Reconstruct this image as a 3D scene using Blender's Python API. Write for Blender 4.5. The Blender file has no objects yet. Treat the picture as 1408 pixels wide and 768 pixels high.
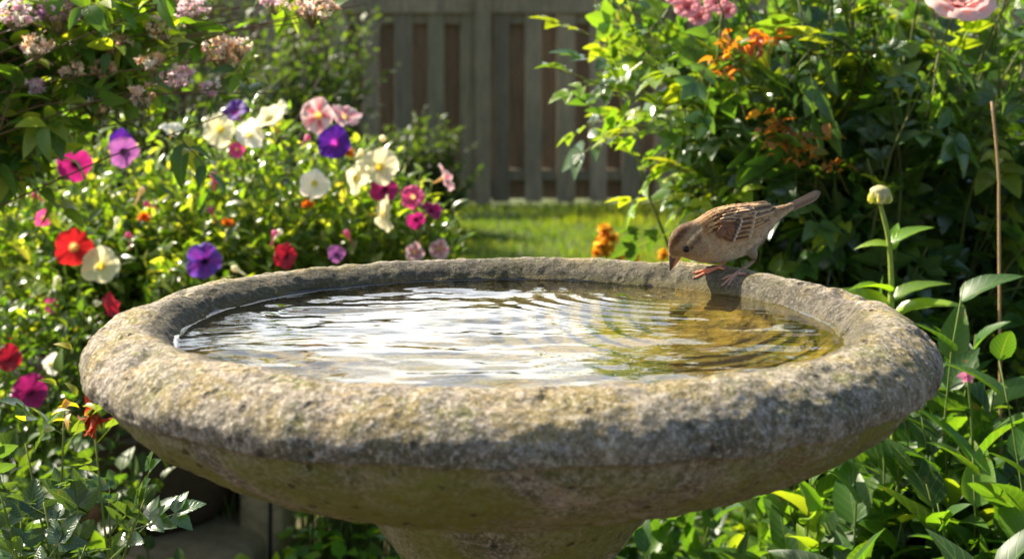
import bpy, math
import numpy as np
from mathutils import Vector
from mathutils.bvhtree import BVHTree
RAD = math.radians
scene = bpy.context.scene
COL = scene.collection

# ------------------------------------------------------------------ camera
CAMX, CAMY, CAMZ, F, HY = 0.0025, -1.2, 1.1, 1955.0, 89.0
cd = bpy.data.cameras.new('camera'); cam = bpy.data.objects.new('camera', cd); COL.objects.link(cam)
cam.location = (CAMX, CAMY, CAMZ); cam.rotation_euler = (RAD(90), 0, 0)
cd.sensor_width = 36; cd.lens = F / 1408 * 36; cd.shift_y = -(384 - HY) / 1408
cd.clip_start = 0.05; cd.clip_end = 3000
cd.dof.use_dof = True; cd.dof.focus_distance = 1.32; cd.dof.aperture_fstop = 8.2; cd.dof.aperture_blades = 0
scene.camera = cam

# ------------------------------------------------------------------ world and sun
SUN_EL, SUN_AZ = 43.0, -57.0       # azimuth from +Y (view direction) towards +X
w = bpy.data.worlds.new('World'); scene.world = w; w.use_nodes = True
nt = w.node_tree; nt.nodes.clear()
sky = nt.nodes.new('ShaderNodeTexSky'); sky.sky_type = 'NISHITA'; sky.sun_disc = False
sky.sun_elevation = RAD(SUN_EL); sky.sun_rotation = RAD(SUN_AZ)
sky.dust_density = 2.2; sky.air_density = 1.0; sky.ozone_density = 1.0
bg = nt.nodes.new('ShaderNodeBackground'); bg.inputs[1].default_value = 0.085
# unseen white cloud added to the sky to whiten the water's reflection
tc = nt.nodes.new('ShaderNodeTexCoord'); mp = nt.nodes.new('ShaderNodeMapping'); mp.inputs['Scale'].default_value = (1.2, 1.2, 4.0)
cn = nt.nodes.new('ShaderNodeTexNoise'); cn.inputs['Scale'].default_value = 2.2; cn.inputs['Detail'].default_value = 6
cr = nt.nodes.new('ShaderNodeValToRGB'); cr.color_ramp.elements[0].position = .38; cr.color_ramp.elements[1].position = .62
cr.color_ramp.elements[0].color = (.35, .35, .35, 1)
mx = nt.nodes.new('ShaderNodeMixRGB'); mx.inputs[2].default_value = (16.0, 15.9, 15.4, 1)
out = nt.nodes.new('ShaderNodeOutputWorld')
L = nt.links.new
L(tc.outputs['Generated'], mp.inputs[0]); L(mp.outputs[0], cn.inputs['Vector']); L(cn.outputs['Fac'], cr.inputs[0])
sx = nt.nodes.new('ShaderNodeSeparateXYZ'); L(tc.outputs['Generated'], sx.inputs[0])
def mr(v, a0, a1):
    n_ = nt.nodes.new('ShaderNodeMapRange'); n_.clamp = True; n_.interpolation_type = 'SMOOTHSTEP'; L(v, n_.inputs[0]); n_.inputs[1].default_value = a0; n_.inputs[2].default_value = a1; return n_.outputs[0]
def mu(a_, b_):
    n_ = nt.nodes.new('ShaderNodeMath'); n_.operation = 'MULTIPLY'; L(a_, n_.inputs[0]); L(b_, n_.inputs[1]); return n_.outputs[0]
ab = nt.nodes.new('ShaderNodeMath'); ab.operation = 'ADD'; ab.inputs[1].default_value = .01; L(sx.outputs[0], ab.inputs[0])
ab2 = nt.nodes.new('ShaderNodeMath'); ab2.operation = 'ABSOLUTE'; L(ab.outputs[0], ab2.inputs[0])
refl_glow = mu(mu(cr.outputs[0], mr(sx.outputs[1], .15, .75)), mu(mr(sx.outputs[2], .75, .42), mr(ab2.outputs[0], .30, .06)))   # added bright patch straight ahead, shaped for the water reflection
L(refl_glow, mx.inputs[0]); L(sky.outputs[0], mx.inputs[1]); L(mx.outputs[0], bg.inputs[0]); L(bg.outputs[0], out.inputs[0])
sd = bpy.data.lights.new('sun', 'SUN'); sd.energy = 5.0; sd.angle = RAD(.55); sd.color = (1, .90, .72)
sun = bpy.data.objects.new('sun', sd); COL.objects.link(sun)
e, a = RAD(SUN_EL), RAD(SUN_AZ)
tosun = Vector((math.sin(a) * math.cos(e), math.cos(a) * math.cos(e), math.sin(e)))
sun.rotation_euler = tosun.to_track_quat('Z', 'Y').to_euler(); sun.location = (-3, 5, 6)
vs = scene.view_settings; vs.view_transform = 'Standard'; vs.look = 'None'; vs.exposure = 1.42; vs.gamma = 1; vs.use_curve_mapping = False
scene.render.engine = 'CYCLES'
scene.cycles.max_bounces = 8; scene.cycles.diffuse_bounces = 3; scene.cycles.glossy_bounces = 3
scene.cycles.transmission_bounces = 6; scene.cycles.transparent_max_bounces = 8
scene.cycles.use_denoising = True
scene.cycles.sample_clamp_indirect = 6

# ------------------------------------------------------------------ helpers
def at(px, py, d):
    return np.array([(px - 704) / F * d + CAMX, d + CAMY, CAMZ - (py - HY) / F * d])
def atv(px, py, d):
    return np.stack([(px - 704) / F * d + CAMX, d + CAMY, CAMZ - (py - HY) / F * d], -1)
def lin(c):
    c = np.asarray(c, float) / 255.
    return np.where(c <= .04045, c / 12.92, ((c + .055) / 1.055) ** 2.4)
def unit(v): return v / np.maximum(np.linalg.norm(v, axis=-1, keepdims=True), 1e-9)

def _h(i, j, k, s):
    n = (i.astype(np.int64) * 73856093) ^ (j.astype(np.int64) * 19349663) ^ (k.astype(np.int64) * 83492791) ^ (s * 2654435)
    n = (n ^ (n >> 13)) * 1274126177 & 0x7fffffff
    n = n ^ (n >> 16)
    return (n & 0xffff) / 65535.
def vnoise(p, seed=0):
    fl = np.floor(p); f = p - fl; f = f * f * (3 - 2 * f); i = fl.astype(np.int64)
    r = 0
    for a_ in (0, 1):
        for b_ in (0, 1):
            for c_ in (0, 1):
                wgt = (f[:, 0] if a_ else 1 - f[:, 0]) * (f[:, 1] if b_ else 1 - f[:, 1]) * (f[:, 2] if c_ else 1 - f[:, 2])
                r = r + wgt * _h(i[:, 0] + a_, i[:, 1] + b_, i[:, 2] + c_, seed)
    return r * 2 - 1
def fbm(p, sc, octv=4, seed=0, gain=.5):
    r, amp = 0, 1
    for o in range(octv):
        r = r + amp * vnoise(p * sc * 2 ** o + 17.3 * o, seed + o); amp *= gain
    return r

class MB:
    """collects batches of geometry for ONE mesh object"""
    def __init__(s): s.v = []; s.f = []; s.mi = []; s.c = []; s.uv = []; s.n = 0
    def add(s, v, f, c=(1, 1, 1), m=0, uv=None):
        v = np.asarray(v, float).reshape(-1, 3); f = np.asarray(f, np.int64)
        c = np.asarray(c, float)
        if c.ndim == 1: c = np.broadcast_to(c, (len(v), 3))
        if uv is None: uv = np.zeros((len(v), 2))
        s.v.append(v); s.f.append((f + s.n)); s.mi.append(np.full(len(f), m)); s.c.append(c); s.uv.append(uv); s.n += len(v)
    def build(s, name, mats, parent=None, smooth=True):
        me = bpy.data.meshes.new(name)
        V = np.concatenate(s.v); n = len(V)
        me.vertices.add(n); me.vertices.foreach_set('co', V.astype(np.float32).ravel())
        loops = np.concatenate([f.ravel() for f in s.f]); tot = np.concatenate([np.full(len(f), f.shape[1]) for f in s.f])
        st = np.concatenate([[0], np.cumsum(tot)[:-1]])
        me.loops.add(len(loops)); me.loops.foreach_set('vertex_index', loops.astype(np.int32))
        me.polygons.add(len(tot)); me.polygons.foreach_set('loop_start', st.astype(np.int32)); me.polygons.foreach_set('loop_total', tot.astype(np.int32))
        me.polygons.foreach_set('material_index', np.concatenate(s.mi).astype(np.int32))
        me.polygons.foreach_set('use_smooth', np.full(len(tot), smooth))
        at_ = me.attributes.new('Col', 'FLOAT_COLOR', 'POINT')
        C = np.concatenate(s.c); at_.data.foreach_set('color', np.concatenate([C, np.ones((n, 1))], 1).astype(np.float32).ravel())
        uvl = me.uv_layers.new(name='UVMap'); UV = np.concatenate(s.uv)
        uvl.data.foreach_set('uv', UV[loops].astype(np.float32).ravel())
        me.update(calc_edges=True); me.validate()
        if not isinstance(mats, (list, tuple)): mats = [mats]
        for m in mats: me.materials.append(m)
        o = bpy.data.objects.new(name, me); COL.objects.link(o)
        if parent is not None:
            o.parent = parent; o.matrix_parent_inverse.identity()
            if parent.type == 'EMPTY' or True:
                # meshes are written in world coordinates; keep them there under the parent
                lx = parent; off = Vector((0, 0, 0))
                while lx is not None: off += lx.location; lx = lx.parent
                o.location = -off
        return o
def tag(o, label=None, cat=None, group=None, kind=None):
    if label: o['label'] = label
    if cat: o['category'] = cat
    if group: o['group'] = group
    if kind: o['kind'] = kind
    return o
def thing(name, label, cat, loc, group=None):
    o = bpy.data.objects.new(name, None); COL.objects.link(o); o.location = tuple(float(t) for t in loc); o.empty_display_size = .05
    return tag(o, label, cat, group)

def grid_faces(nu, nv, wrapv=False):
    i = np.arange(nu - 1)[:, None]; j = np.arange(nv if wrapv else nv - 1)[None, :]; j2 = (j + 1) % nv
    return np.stack([i * nv + j, (i + 1) * nv + j, (i + 1) * nv + j2, i * nv + j2], -1).reshape(-1, 4)
def tubes(mb, P, r0, r1, col, k=5, m=0, pw=1.):
    """P (n,m,3) polylines -> tapered tubes"""
    P = np.asarray(P, float)
    if P.ndim == 2: P = P[None]
    n, mm, _ = P.shape
    T = unit(np.gradient(P, axis=1))
    ref = np.where(np.abs(T[..., 2:3]) < .9, [0, 0, 1.], [1., 0, 0])
    A = unit(np.cross(T, ref)); B = np.cross(T, A)
    t = np.linspace(0, 1, mm)[None, :] ** pw
    r0 = np.broadcast_to(np.asarray(r0, float).reshape(-1, 1), (n, 1)); r1 = np.broadcast_to(np.asarray(r1, float).reshape(-1, 1), (n, 1))
    R = r0 * (1 - t) + r1 * t
    ph = np.arange(k) / k * 2 * math.pi
    V = P[:, :, None] + R[:, :, None, None] * (A[:, :, None] * np.cos(ph)[None, None, :, None] + B[:, :, None] * np.sin(ph)[None, None, :, None])
    f = grid_faces(mm, k, True)
    off = np.arange(n)[:, None, None] * mm * k
    col = np.asarray(col, float)
    if col.ndim == 2: col = np.repeat(col, mm * k, 0)
    mb.add(V.reshape(-1, 3), (f[None] + off).reshape(-1, 4), col, m)
    cap = np.arange(k)[::-1] + (mm - 1) * k
    if k >= 3:
        capf = (cap[None] + np.arange(n)[:, None] * mm * k)
        mb.f.append(capf + mb.n - n * mm * k); mb.mi.append(np.full(n, m))
def vtube(mb, pts, rad, col, k=8, m=0, sub=4):
    """single smooth tube with a radius per point, rounded shut at both ends"""
    pts = np.asarray(pts, float); rad = np.asarray(rad, float); n = len(pts)
    ts = np.linspace(0, n - 1, (n - 1) * sub + 1)
    P = catmull(pts, ts); Rr = np.interp(ts, np.arange(n), rad)
    T = unit(np.gradient(P, axis=0)); ref = np.array([0.31, .95, .05])
    A = unit(np.cross(T, ref)); B = np.cross(T, A)
    P = np.concatenate([P[:1] - T[:1] * Rr[0] * .4, P, P[-1:] + T[-1:] * Rr[-1] * .4]); Rr = np.concatenate([[Rr[0] * .3], Rr, [Rr[-1] * .3]])
    A = np.concatenate([A[:1], A, A[-1:]]); B = np.concatenate([B[:1], B, B[-1:]])
    ph = np.arange(k) / k * 2 * math.pi
    V = P[:, None] + Rr[:, None, None] * (A[:, None] * np.cos(ph)[None, :, None] + B[:, None] * np.sin(ph)[None, :, None])
    mb.add(V.reshape(-1, 3), grid_faces(len(P), k, True), col, m)
    mb.f.append((np.arange(k) + mb.n - k)[None]); mb.mi.append([m]); mb.f.append((np.arange(k)[::-1] + mb.n - k * len(P))[None]); mb.mi.append([m])
def catmull(p, ts):
    p = np.asarray(p, float); n = len(p); i = np.clip(np.floor(ts).astype(int), 0, n - 2); t = (ts - i)
    g = lambda k: p[np.clip(k, 0, n - 1)]
    p0, p1, p2, p3 = g(i - 1), g(i), g(i + 1), g(i + 2)
    t = t.reshape((-1,) + (1,) * (p.ndim - 1))
    return .5 * (2 * p1 + (p2 - p0) * t + (2 * p0 - 5 * p1 + 4 * p2 - p3) * t ** 2 + (3 * p1 - p0 - 3 * p2 + p3) * t ** 3)
def lathe(mb, prof, n=64, col=(1, 1, 1), c=(0, 0, 0), m=0):
    prof = np.asarray(prof, float); ph = np.arange(n) / n * 2 * math.pi
    V = np.stack([prof[:, 0:1] * np.cos(ph), prof[:, 0:1] * np.sin(ph), np.broadcast_to(prof[:, 1:2], (len(prof), n))], -1) + np.asarray(c)
    mb.add(V.reshape(-1, 3), grid_faces(len(prof), n, True)[:, ::-1], col, m)
def rbox(mb, x0, x1, y0, y1, z0, z1, col=(1, 1, 1), b=.006, m=0, jit=0, rng=None):
    """box with chamfered edges"""
    xs = [x0, x0 + b, x1 - b, x1]; ys = [y0, y0 + b, y1 - b, y1]; zs = [z0, z0 + b, z1 - b, z1]
    V = []; idx = {}
    def vid(i, j, k):
        if (i, j, k) not in idx:
            idx[(i, j, k)] = len(V); V.append((xs[i], ys[j], zs[k]))
        return idx[(i, j, k)]
    Fq = []
    a, c_ = 1, 2
    Fq += [(vid(0, 1, 1), vid(0, 1, 2), vid(0, 2, 2), vid(0, 2, 1)), (vid(3, 1, 1), vid(3, 2, 1), vid(3, 2, 2), vid(3, 1, 2))]
    Fq += [(vid(1, 0, 1), vid(2, 0, 1), vid(2, 0, 2), vid(1, 0, 2)), (vid(1, 3, 1), vid(1, 3, 2), vid(2, 3, 2), vid(2, 3, 1))]
    Fq += [(vid(1, 1, 0), vid(1, 2, 0), vid(2, 2, 0), vid(2, 1, 0)), (vid(1, 1, 3), vid(2, 1, 3), vid(2, 2, 3), vid(1, 2, 3))]
    ft = []
    for (I, i) in ((0, 1), (3, 2)):
        for (J, j) in ((0, 1), (3, 2)):
            Fq.append((vid(I, j, 1), vid(i, J, 1), vid(i, J, 2), vid(I, j, 2)))
            Fq.append((vid(I, 1, j), vid(i, 1, J), vid(i, 2, J), vid(I, 2, j)))
            Fq.append((vid(1, I, j), vid(1, i, J), vid(2, i, J), vid(2, I, j)))
            for (K, k) in ((0, 1), (3, 2)):
                ft.append((vid(I, j, k), vid(i, J, k), vid(i, j, K)))
    V = np.array(V, float)
    if jit and rng is not None: V = V + rng.normal(0, jit, V.shape)
    mb.add(V, Fq, col, m)
    if ft: mb.f.append(np.array(ft) + mb.n - len(V)); mb.mi.append(np.full(len(ft), m))

# ---- instanced leaves inside one mesh
def leaf_t(width=.5, rows=5, fold=.18, droop=.25, tip=1.0, base=.35, serr=0, wav=0.):
    """unit-length leaf along +X, width along Y, normal +Z"""
    ts = np.linspace(0, 1, rows + 1)
    v, uv = [], []
    for i, t in enumerate(ts):
        wd = width * .5 * (math.sin(math.pi * min(1, t ** (base + .35))) ** .8 if 0 < t < 1 else 0)
        if serr and 0 < t < 1: wd *= 1 + (serr if i % 2 else -serr)
        z = -droop * t * t; x = t - .12 * droop * t * t
        ww = wav * math.sin(i * 2.3)
        v += [(x, -wd, z + fold * wd * 2 + ww), (x, 0, z), (x, wd, z + fold * wd * 2 - ww)]
        uv += [(0, t), (.5, t), (1, t)]
    v = np.array(v); f = []
    for i in range(rows):
        b0 = i * 3
        f += [(b0, b0 + 3, b0 + 4, b0 + 1), (b0 + 1, b0 + 4, b0 + 5, b0 + 2)]
    return v, np.array(f), np.array(uv)
def compound(leaf, n=5, ratio=.42):
    """pinnate leaf, n leaflets on a thin stalk; unit length"""
    v, f, uv = leaf; V, Fx, U = [], [], []; k = 0
    spots = [(1 - ratio, 0, 1.0)]
    for i in range((n - 1) // 2):
        x = .58 - .30 * i
        spots += [(x, 58, .86 - .14 * i), (x, -58, .86 - .14 * i)]
    for i, (x, ang, s) in enumerate(spots):
        a = RAD(ang); c, si = math.cos(a), math.sin(a)
        p = v * ratio * s
        q = np.stack([p[:, 0] * c - p[:, 1] * si + x, p[:, 0] * si + p[:, 1] * c, p[:, 2] + .04 * math.sin(i * 2.1) * p[:, 0] * 4 - .12 * x * x], 1)
        V.append(q); Fx.append(f + k); U.append(uv); k += len(v)
    st = np.array([(0, -.008, 0), (0, .008, 0), (.6, .006, -.045), (.6, -.006, -.045)]); V.append(st); Fx.append(np.array([[0, 3, 2, 1]]) + k); U.append(np.full((4, 2), .5))
    return np.concatenate(V), np.concatenate(Fx), np.concatenate(U)
def inst(mb, tmpl, P, X, N, S, C, m=0, vc=None):
    v, f, uv = tmpl; n = len(P)
    X = unit(X); Y = unit(np.cross(N, X)); Z = np.cross(X, Y)
    S = np.broadcast_to(np.asarray(S, float).reshape(-1, 1, 1) if np.ndim(S) else S, (n, 1, 1)) if np.ndim(S) < 2 else np.asarray(S)[:, None, :]
    q = v[None] * S
    W = P[:, None] + q[..., 0:1] * X[:, None] + q[..., 1:2] * Y[:, None] + q[..., 2:3] * Z[:, None]
    Fx = f[None] + (np.arange(n) * len(v))[:, None, None]
    cc = np.repeat(np.asarray(C, float).reshape(-1, 3) if np.ndim(C) > 1 else np.broadcast_to(C, (n, 3)), len(v), 0)
    if vc is not None: cc = cc * np.tile(vc, (n, 1))
    mb.add(W.reshape(-1, 3), Fx.reshape(-1, f.shape[1]), cc, m, np.tile(uv, (n, 1)))

LEAF = leaf_t(.48, 5); LEAF_S = leaf_t(.40, 4, .18, .35); LEAF_W = leaf_t(.66, 5, .14, .28, base=.25)
LANCE = leaf_t(.37, 9, .22, .42, base=.25, wav=.006); BROAD = leaf_t(.46, 9, .2, .34, base=.22, wav=.008)
ROSEL = leaf_t(.62, 8, .16, .2, base=.2, serr=.05); ROSE5 = compound(ROSEL, 5); ROSE3 = compound(leaf_t(.62, 5, .16, .25, base=.2), 5)

def polylines(rng, B, T, arch, m=8, wob=.02):
    """bezier stems from base points to tips; arch pushes the middle up/out"""
    B, T = np.asarray(B, float), np.asarray(T, float); n = len(T)
    d = T - B; ln = np.linalg.norm(d, axis=1, keepdims=True)
    mid = B + d * .5; mid = mid + np.array([0, 0, 1.]) * ln * arch - np.stack([d[:, 0], d[:, 1], 0 * d[:, 0]], 1) * arch * .6
    mid = mid + rng.normal(0, 1, mid.shape) * ln * wob * 2
    t = np.linspace(0, 1, m)[None, :, None]
    P = (1 - t) ** 2 * B[:, None] + 2 * t * (1 - t) * mid[:, None] + t * t * T[:, None]
    ph = rng.uniform(0, 6.28, (n, 1, 3)); P = P + np.sin(t * 7 + ph) * ln[:, None] * wob * t * (1 - t) * 3
    return P
def leaves_on(rng, PL, k, t0, ang=(40, 75), jit=.35, up=.7):
    """k leaves per polyline between t0 and tip; returns P, X, N, t"""
    n, m, _ = PL.shape
    t = t0 + (1 - t0) * (np.arange(k)[None] + rng.uniform(0, .7, (n, k))) / k; t = np.clip(t, 0, .999)
    u = t * (m - 1); i = np.floor(u).astype(int); f = (u - i)[..., None]; r = np.arange(n)[:, None]
    P = PL[r, i] * (1 - f) + PL[r, i + 1] * f; T = unit(PL[r, i + 1] - PL[r, i])
    az = (np.arange(k)[None] * 2.4 + rng.uniform(0, 6.28, (n, 1)) + rng.normal(0, .3, (n, k)))[..., None]
    ref = np.where(np.abs(T[..., 2:3]) < .92, [0, 0, 1.], [1., 0, 0])
    A = unit(np.cross(T, ref)); Bv = np.cross(T, A); rad = A * np.cos(az) + Bv * np.sin(az)
    an = np.radians(rng.uniform(ang[0], ang[1], (n, k)) * (1 - .45 * t ** 3))[..., None]
    X = T * np.cos(an) + rad * np.sin(an)
    N = np.array([0, 0, 1.]) * up + T * .25 + rng.normal(0, jit, X.shape)
    N = N - X * np.sum(N * X, -1, keepdims=True)
    return P.reshape(-1, 3), X.reshape(-1, 3), unit(N).reshape(-1, 3), t.reshape(-1)

# ------------------------------------------------------------------ materials
def mat(name):
    m = bpy.data.materials.new(name); m.use_nodes = True; m.node_tree.nodes.clear()
    return m, m.node_tree.nodes, m.node_tree.links.new
def nd(ns, t, **kw):
    n = ns.new(t)
    for k, v in kw.items():
        if k in n.inputs: n.inputs[k].default_value = v
        else: setattr(n, k, v)
    return n
def mixc(ns, ln, f, a, b, bt='MIX'):
    n = ns.new('ShaderNodeMix'); n.data_type = 'RGBA'; n.blend_type = bt
    for s, v in ((n.inputs[0], f), (n.inputs[6], a), (n.inputs[7], b)):
        if hasattr(v, 'links'): ln(v, s)
        elif isinstance(v, (int, float)): s.default_value = v
        else: s.default_value = (*v, 1)
    return n.outputs[2]
def mth(ns, ln, op, a, b=0., c=None, clamp=False):
    n = ns.new('ShaderNodeMath'); n.operation = op; n.use_clamp = clamp
    for i, v in enumerate((a, b) if c is None else (a, b, c)):
        if hasattr(v, 'links'): ln(v, n.inputs[i])
        else: n.inputs[i].default_value = v
    return n.outputs[0]
def ramp(ns, ln, v, p0, p1):
    n = ns.new('ShaderNodeMapRange'); n.clamp = True; n.interpolation_type = 'SMOOTHSTEP'
    ln(v, n.inputs[0]); n.inputs[1].default_value = p0; n.inputs[2].default_value = p1
    return n.outputs[0]
def noise(ns, ln, vec, sc, det=4, rough=.55, dist=0.):
    n = ns.new('ShaderNodeTexNoise'); n.inputs['Scale'].default_value = sc; n.inputs['Detail'].default_value = det
    n.inputs['Roughness'].default_value = rough; n.inputs['Distortion'].default_value = dist
    if vec is not None: ln(vec, n.inputs['Vector'])
    return n.outputs['Fac']

def leaf_mat(name, trans=.42, rough=.38, spec=.5, tcol=(3.5, 3.2, .6), veins=True):
    m, ns, ln = mat(name)
    at_ = nd(ns, 'ShaderNodeAttribute', attribute_name='Col'); uv = nd(ns, 'ShaderNodeUVMap'); sp = nd(ns, 'ShaderNodeSeparateXYZ'); ln(uv.outputs[0], sp.inputs[0])
    geo = nd(ns, 'ShaderNodeNewGeometry')
    c = at_.outputs['Color']
    nz = noise(ns, ln, geo.outputs['Position'], 90, 3)
    c = mixc(ns, ln, mth(ns, ln, 'MULTIPLY', nz, .35), c, (.09, .10, .02))
    if veins:
        mid = ramp(ns, ln, mth(ns, ln, 'ABSOLUTE', mth(ns, ln, 'SUBTRACT', sp.outputs[0], .5)), .035, .0)
        sv = mth(ns, ln, 'SINE', mth(ns, ln, 'MULTIPLY', mth(ns, ln, 'SUBTRACT', sp.outputs[1], mth(ns, ln, 'MULTIPLY', mth(ns, ln, 'ABSOLUTE', mth(ns, ln, 'SUBTRACT', sp.outputs[0], .5)), .45)), 52.))
        svv = mth(ns, ln, 'MULTIPLY', ramp(ns, ln, sv, .8, 1.), .3)
        c = mixc(ns, ln, mth(ns, ln, 'MAXIMUM', mth(ns, ln, 'MULTIPLY', mid, .55), svv), c, (.17, .24, .07))
    bl = mth(ns, ln, 'MULTIPLY', ramp(ns, ln, noise(ns, ln, geo.outputs['Position'], 38, 4, .7), .62, .70), .75)
    c = mixc(ns, ln, bl, c, (.16, .11, .035))
    cb = mixc(ns, ln, .35, c, (.13, .19, .08)); cf = mixc(ns, ln, geo.outputs['Backfacing'], c, cb)
    pb = nd(ns, 'ShaderNodeBsdfPrincipled', Roughness=rough); pb.inputs['Specular IOR Level'].default_value = spec; ln(cf, pb.inputs['Base Color'])
    tr = nd(ns, 'ShaderNodeBsdfTranslucent'); tcl = mixc(ns, ln, 1.0, c, tcol, 'MULTIPLY'); ln(tcl, tr.inputs[0])
    bp = nd(ns, 'ShaderNodeBump', Strength=.35, Distance=.001); 
    if veins: ln(svv, bp.inputs['Height'])
    else: ln(nz, bp.inputs['Height'])
    ln(bp.outputs[0], pb.inputs['Normal'])
    mx_ = nd(ns, 'ShaderNodeMixShader', Fac=trans); ln(pb.outputs[0], mx_.inputs[1]); ln(tr.outputs[0], mx_.inputs[2])
    o = nd(ns, 'ShaderNodeOutputMaterial'); ln(mx_.outputs[0], o.inputs[0])
    return m
def petal_mat(name, trans=.4, rough=.6, tm=(1.35, 1.25, 1.25)):
    m, ns, ln = mat(name)
    at_ = nd(ns, 'ShaderNodeAttribute', attribute_name='Col'); pb = nd(ns, 'ShaderNodeBsdfPrincipled', Roughness=rough)
    pb.inputs['Specular IOR Level'].default_value = .25; ln(at_.outputs['Color'], pb.inputs['Base Color'])
    pb.inputs['Sheen Weight'].default_value = .15
    tr = nd(ns, 'ShaderNodeBsdfTranslucent'); ln(mixc(ns, ln, 1.0, at_.outputs['Color'], tm, 'MULTIPLY'), tr.inputs[0])
    mx_ = nd(ns, 'ShaderNodeMixShader', Fac=trans); ln(pb.outputs[0], mx_.inputs[1]); ln(tr.outputs[0], mx_.inputs[2])
    o = nd(ns, 'ShaderNodeOutputMaterial'); ln(mx_.outputs[0], o.inputs[0])
    return m
def col_mat(name, rough=.7, spec=.3, nsc=60, namp=.3, bump=.3, bd=.002, ndark=(.02, .015, .01)):
    m, ns, ln = mat(name)
    at_ = nd(ns, 'ShaderNodeAttribute', attribute_name='Col'); geo = nd(ns, 'ShaderNodeTexCoord')
    n1 = noise(ns, ln, geo.outputs['Object'], nsc, 5, .65)
    c = mixc(ns, ln, mth(ns, ln, 'MULTIPLY', ramp(ns, ln, n1, .35, .75), namp), at_.outputs['Color'], ndark)
    pb = nd(ns, 'ShaderNodeBsdfPrincipled', Roughness=rough); pb.inputs['Specular IOR Level'].default_value = spec; ln(c, pb.inputs['Base Color'])
    bp = nd(ns, 'ShaderNodeBump', Strength=bump, Distance=bd); ln(n1, bp.inputs['Height']); ln(bp.outputs[0], pb.inputs['Normal'])
    o = nd(ns, 'ShaderNodeOutputMaterial'); ln(pb.outputs[0], o.inputs[0])
    return m
M_LEAF = leaf_mat('leaf'); M_GLOSSY = leaf_mat('glossy_leaf', .36, .24, .75); M_SMALL = leaf_mat('small_leaf', .45, .28, .7, veins=False)
M_PETAL = petal_mat('petal'); M_HERB = leaf_mat('herb_leaf', .38, .42, .4); M_STEM = col_mat('stem', .6, .3, 80, .25, .2)
M_GRASS = leaf_mat('grass_blade', .45, .45, .3, (2.3, 2.3, .4), veins=False)

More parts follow.
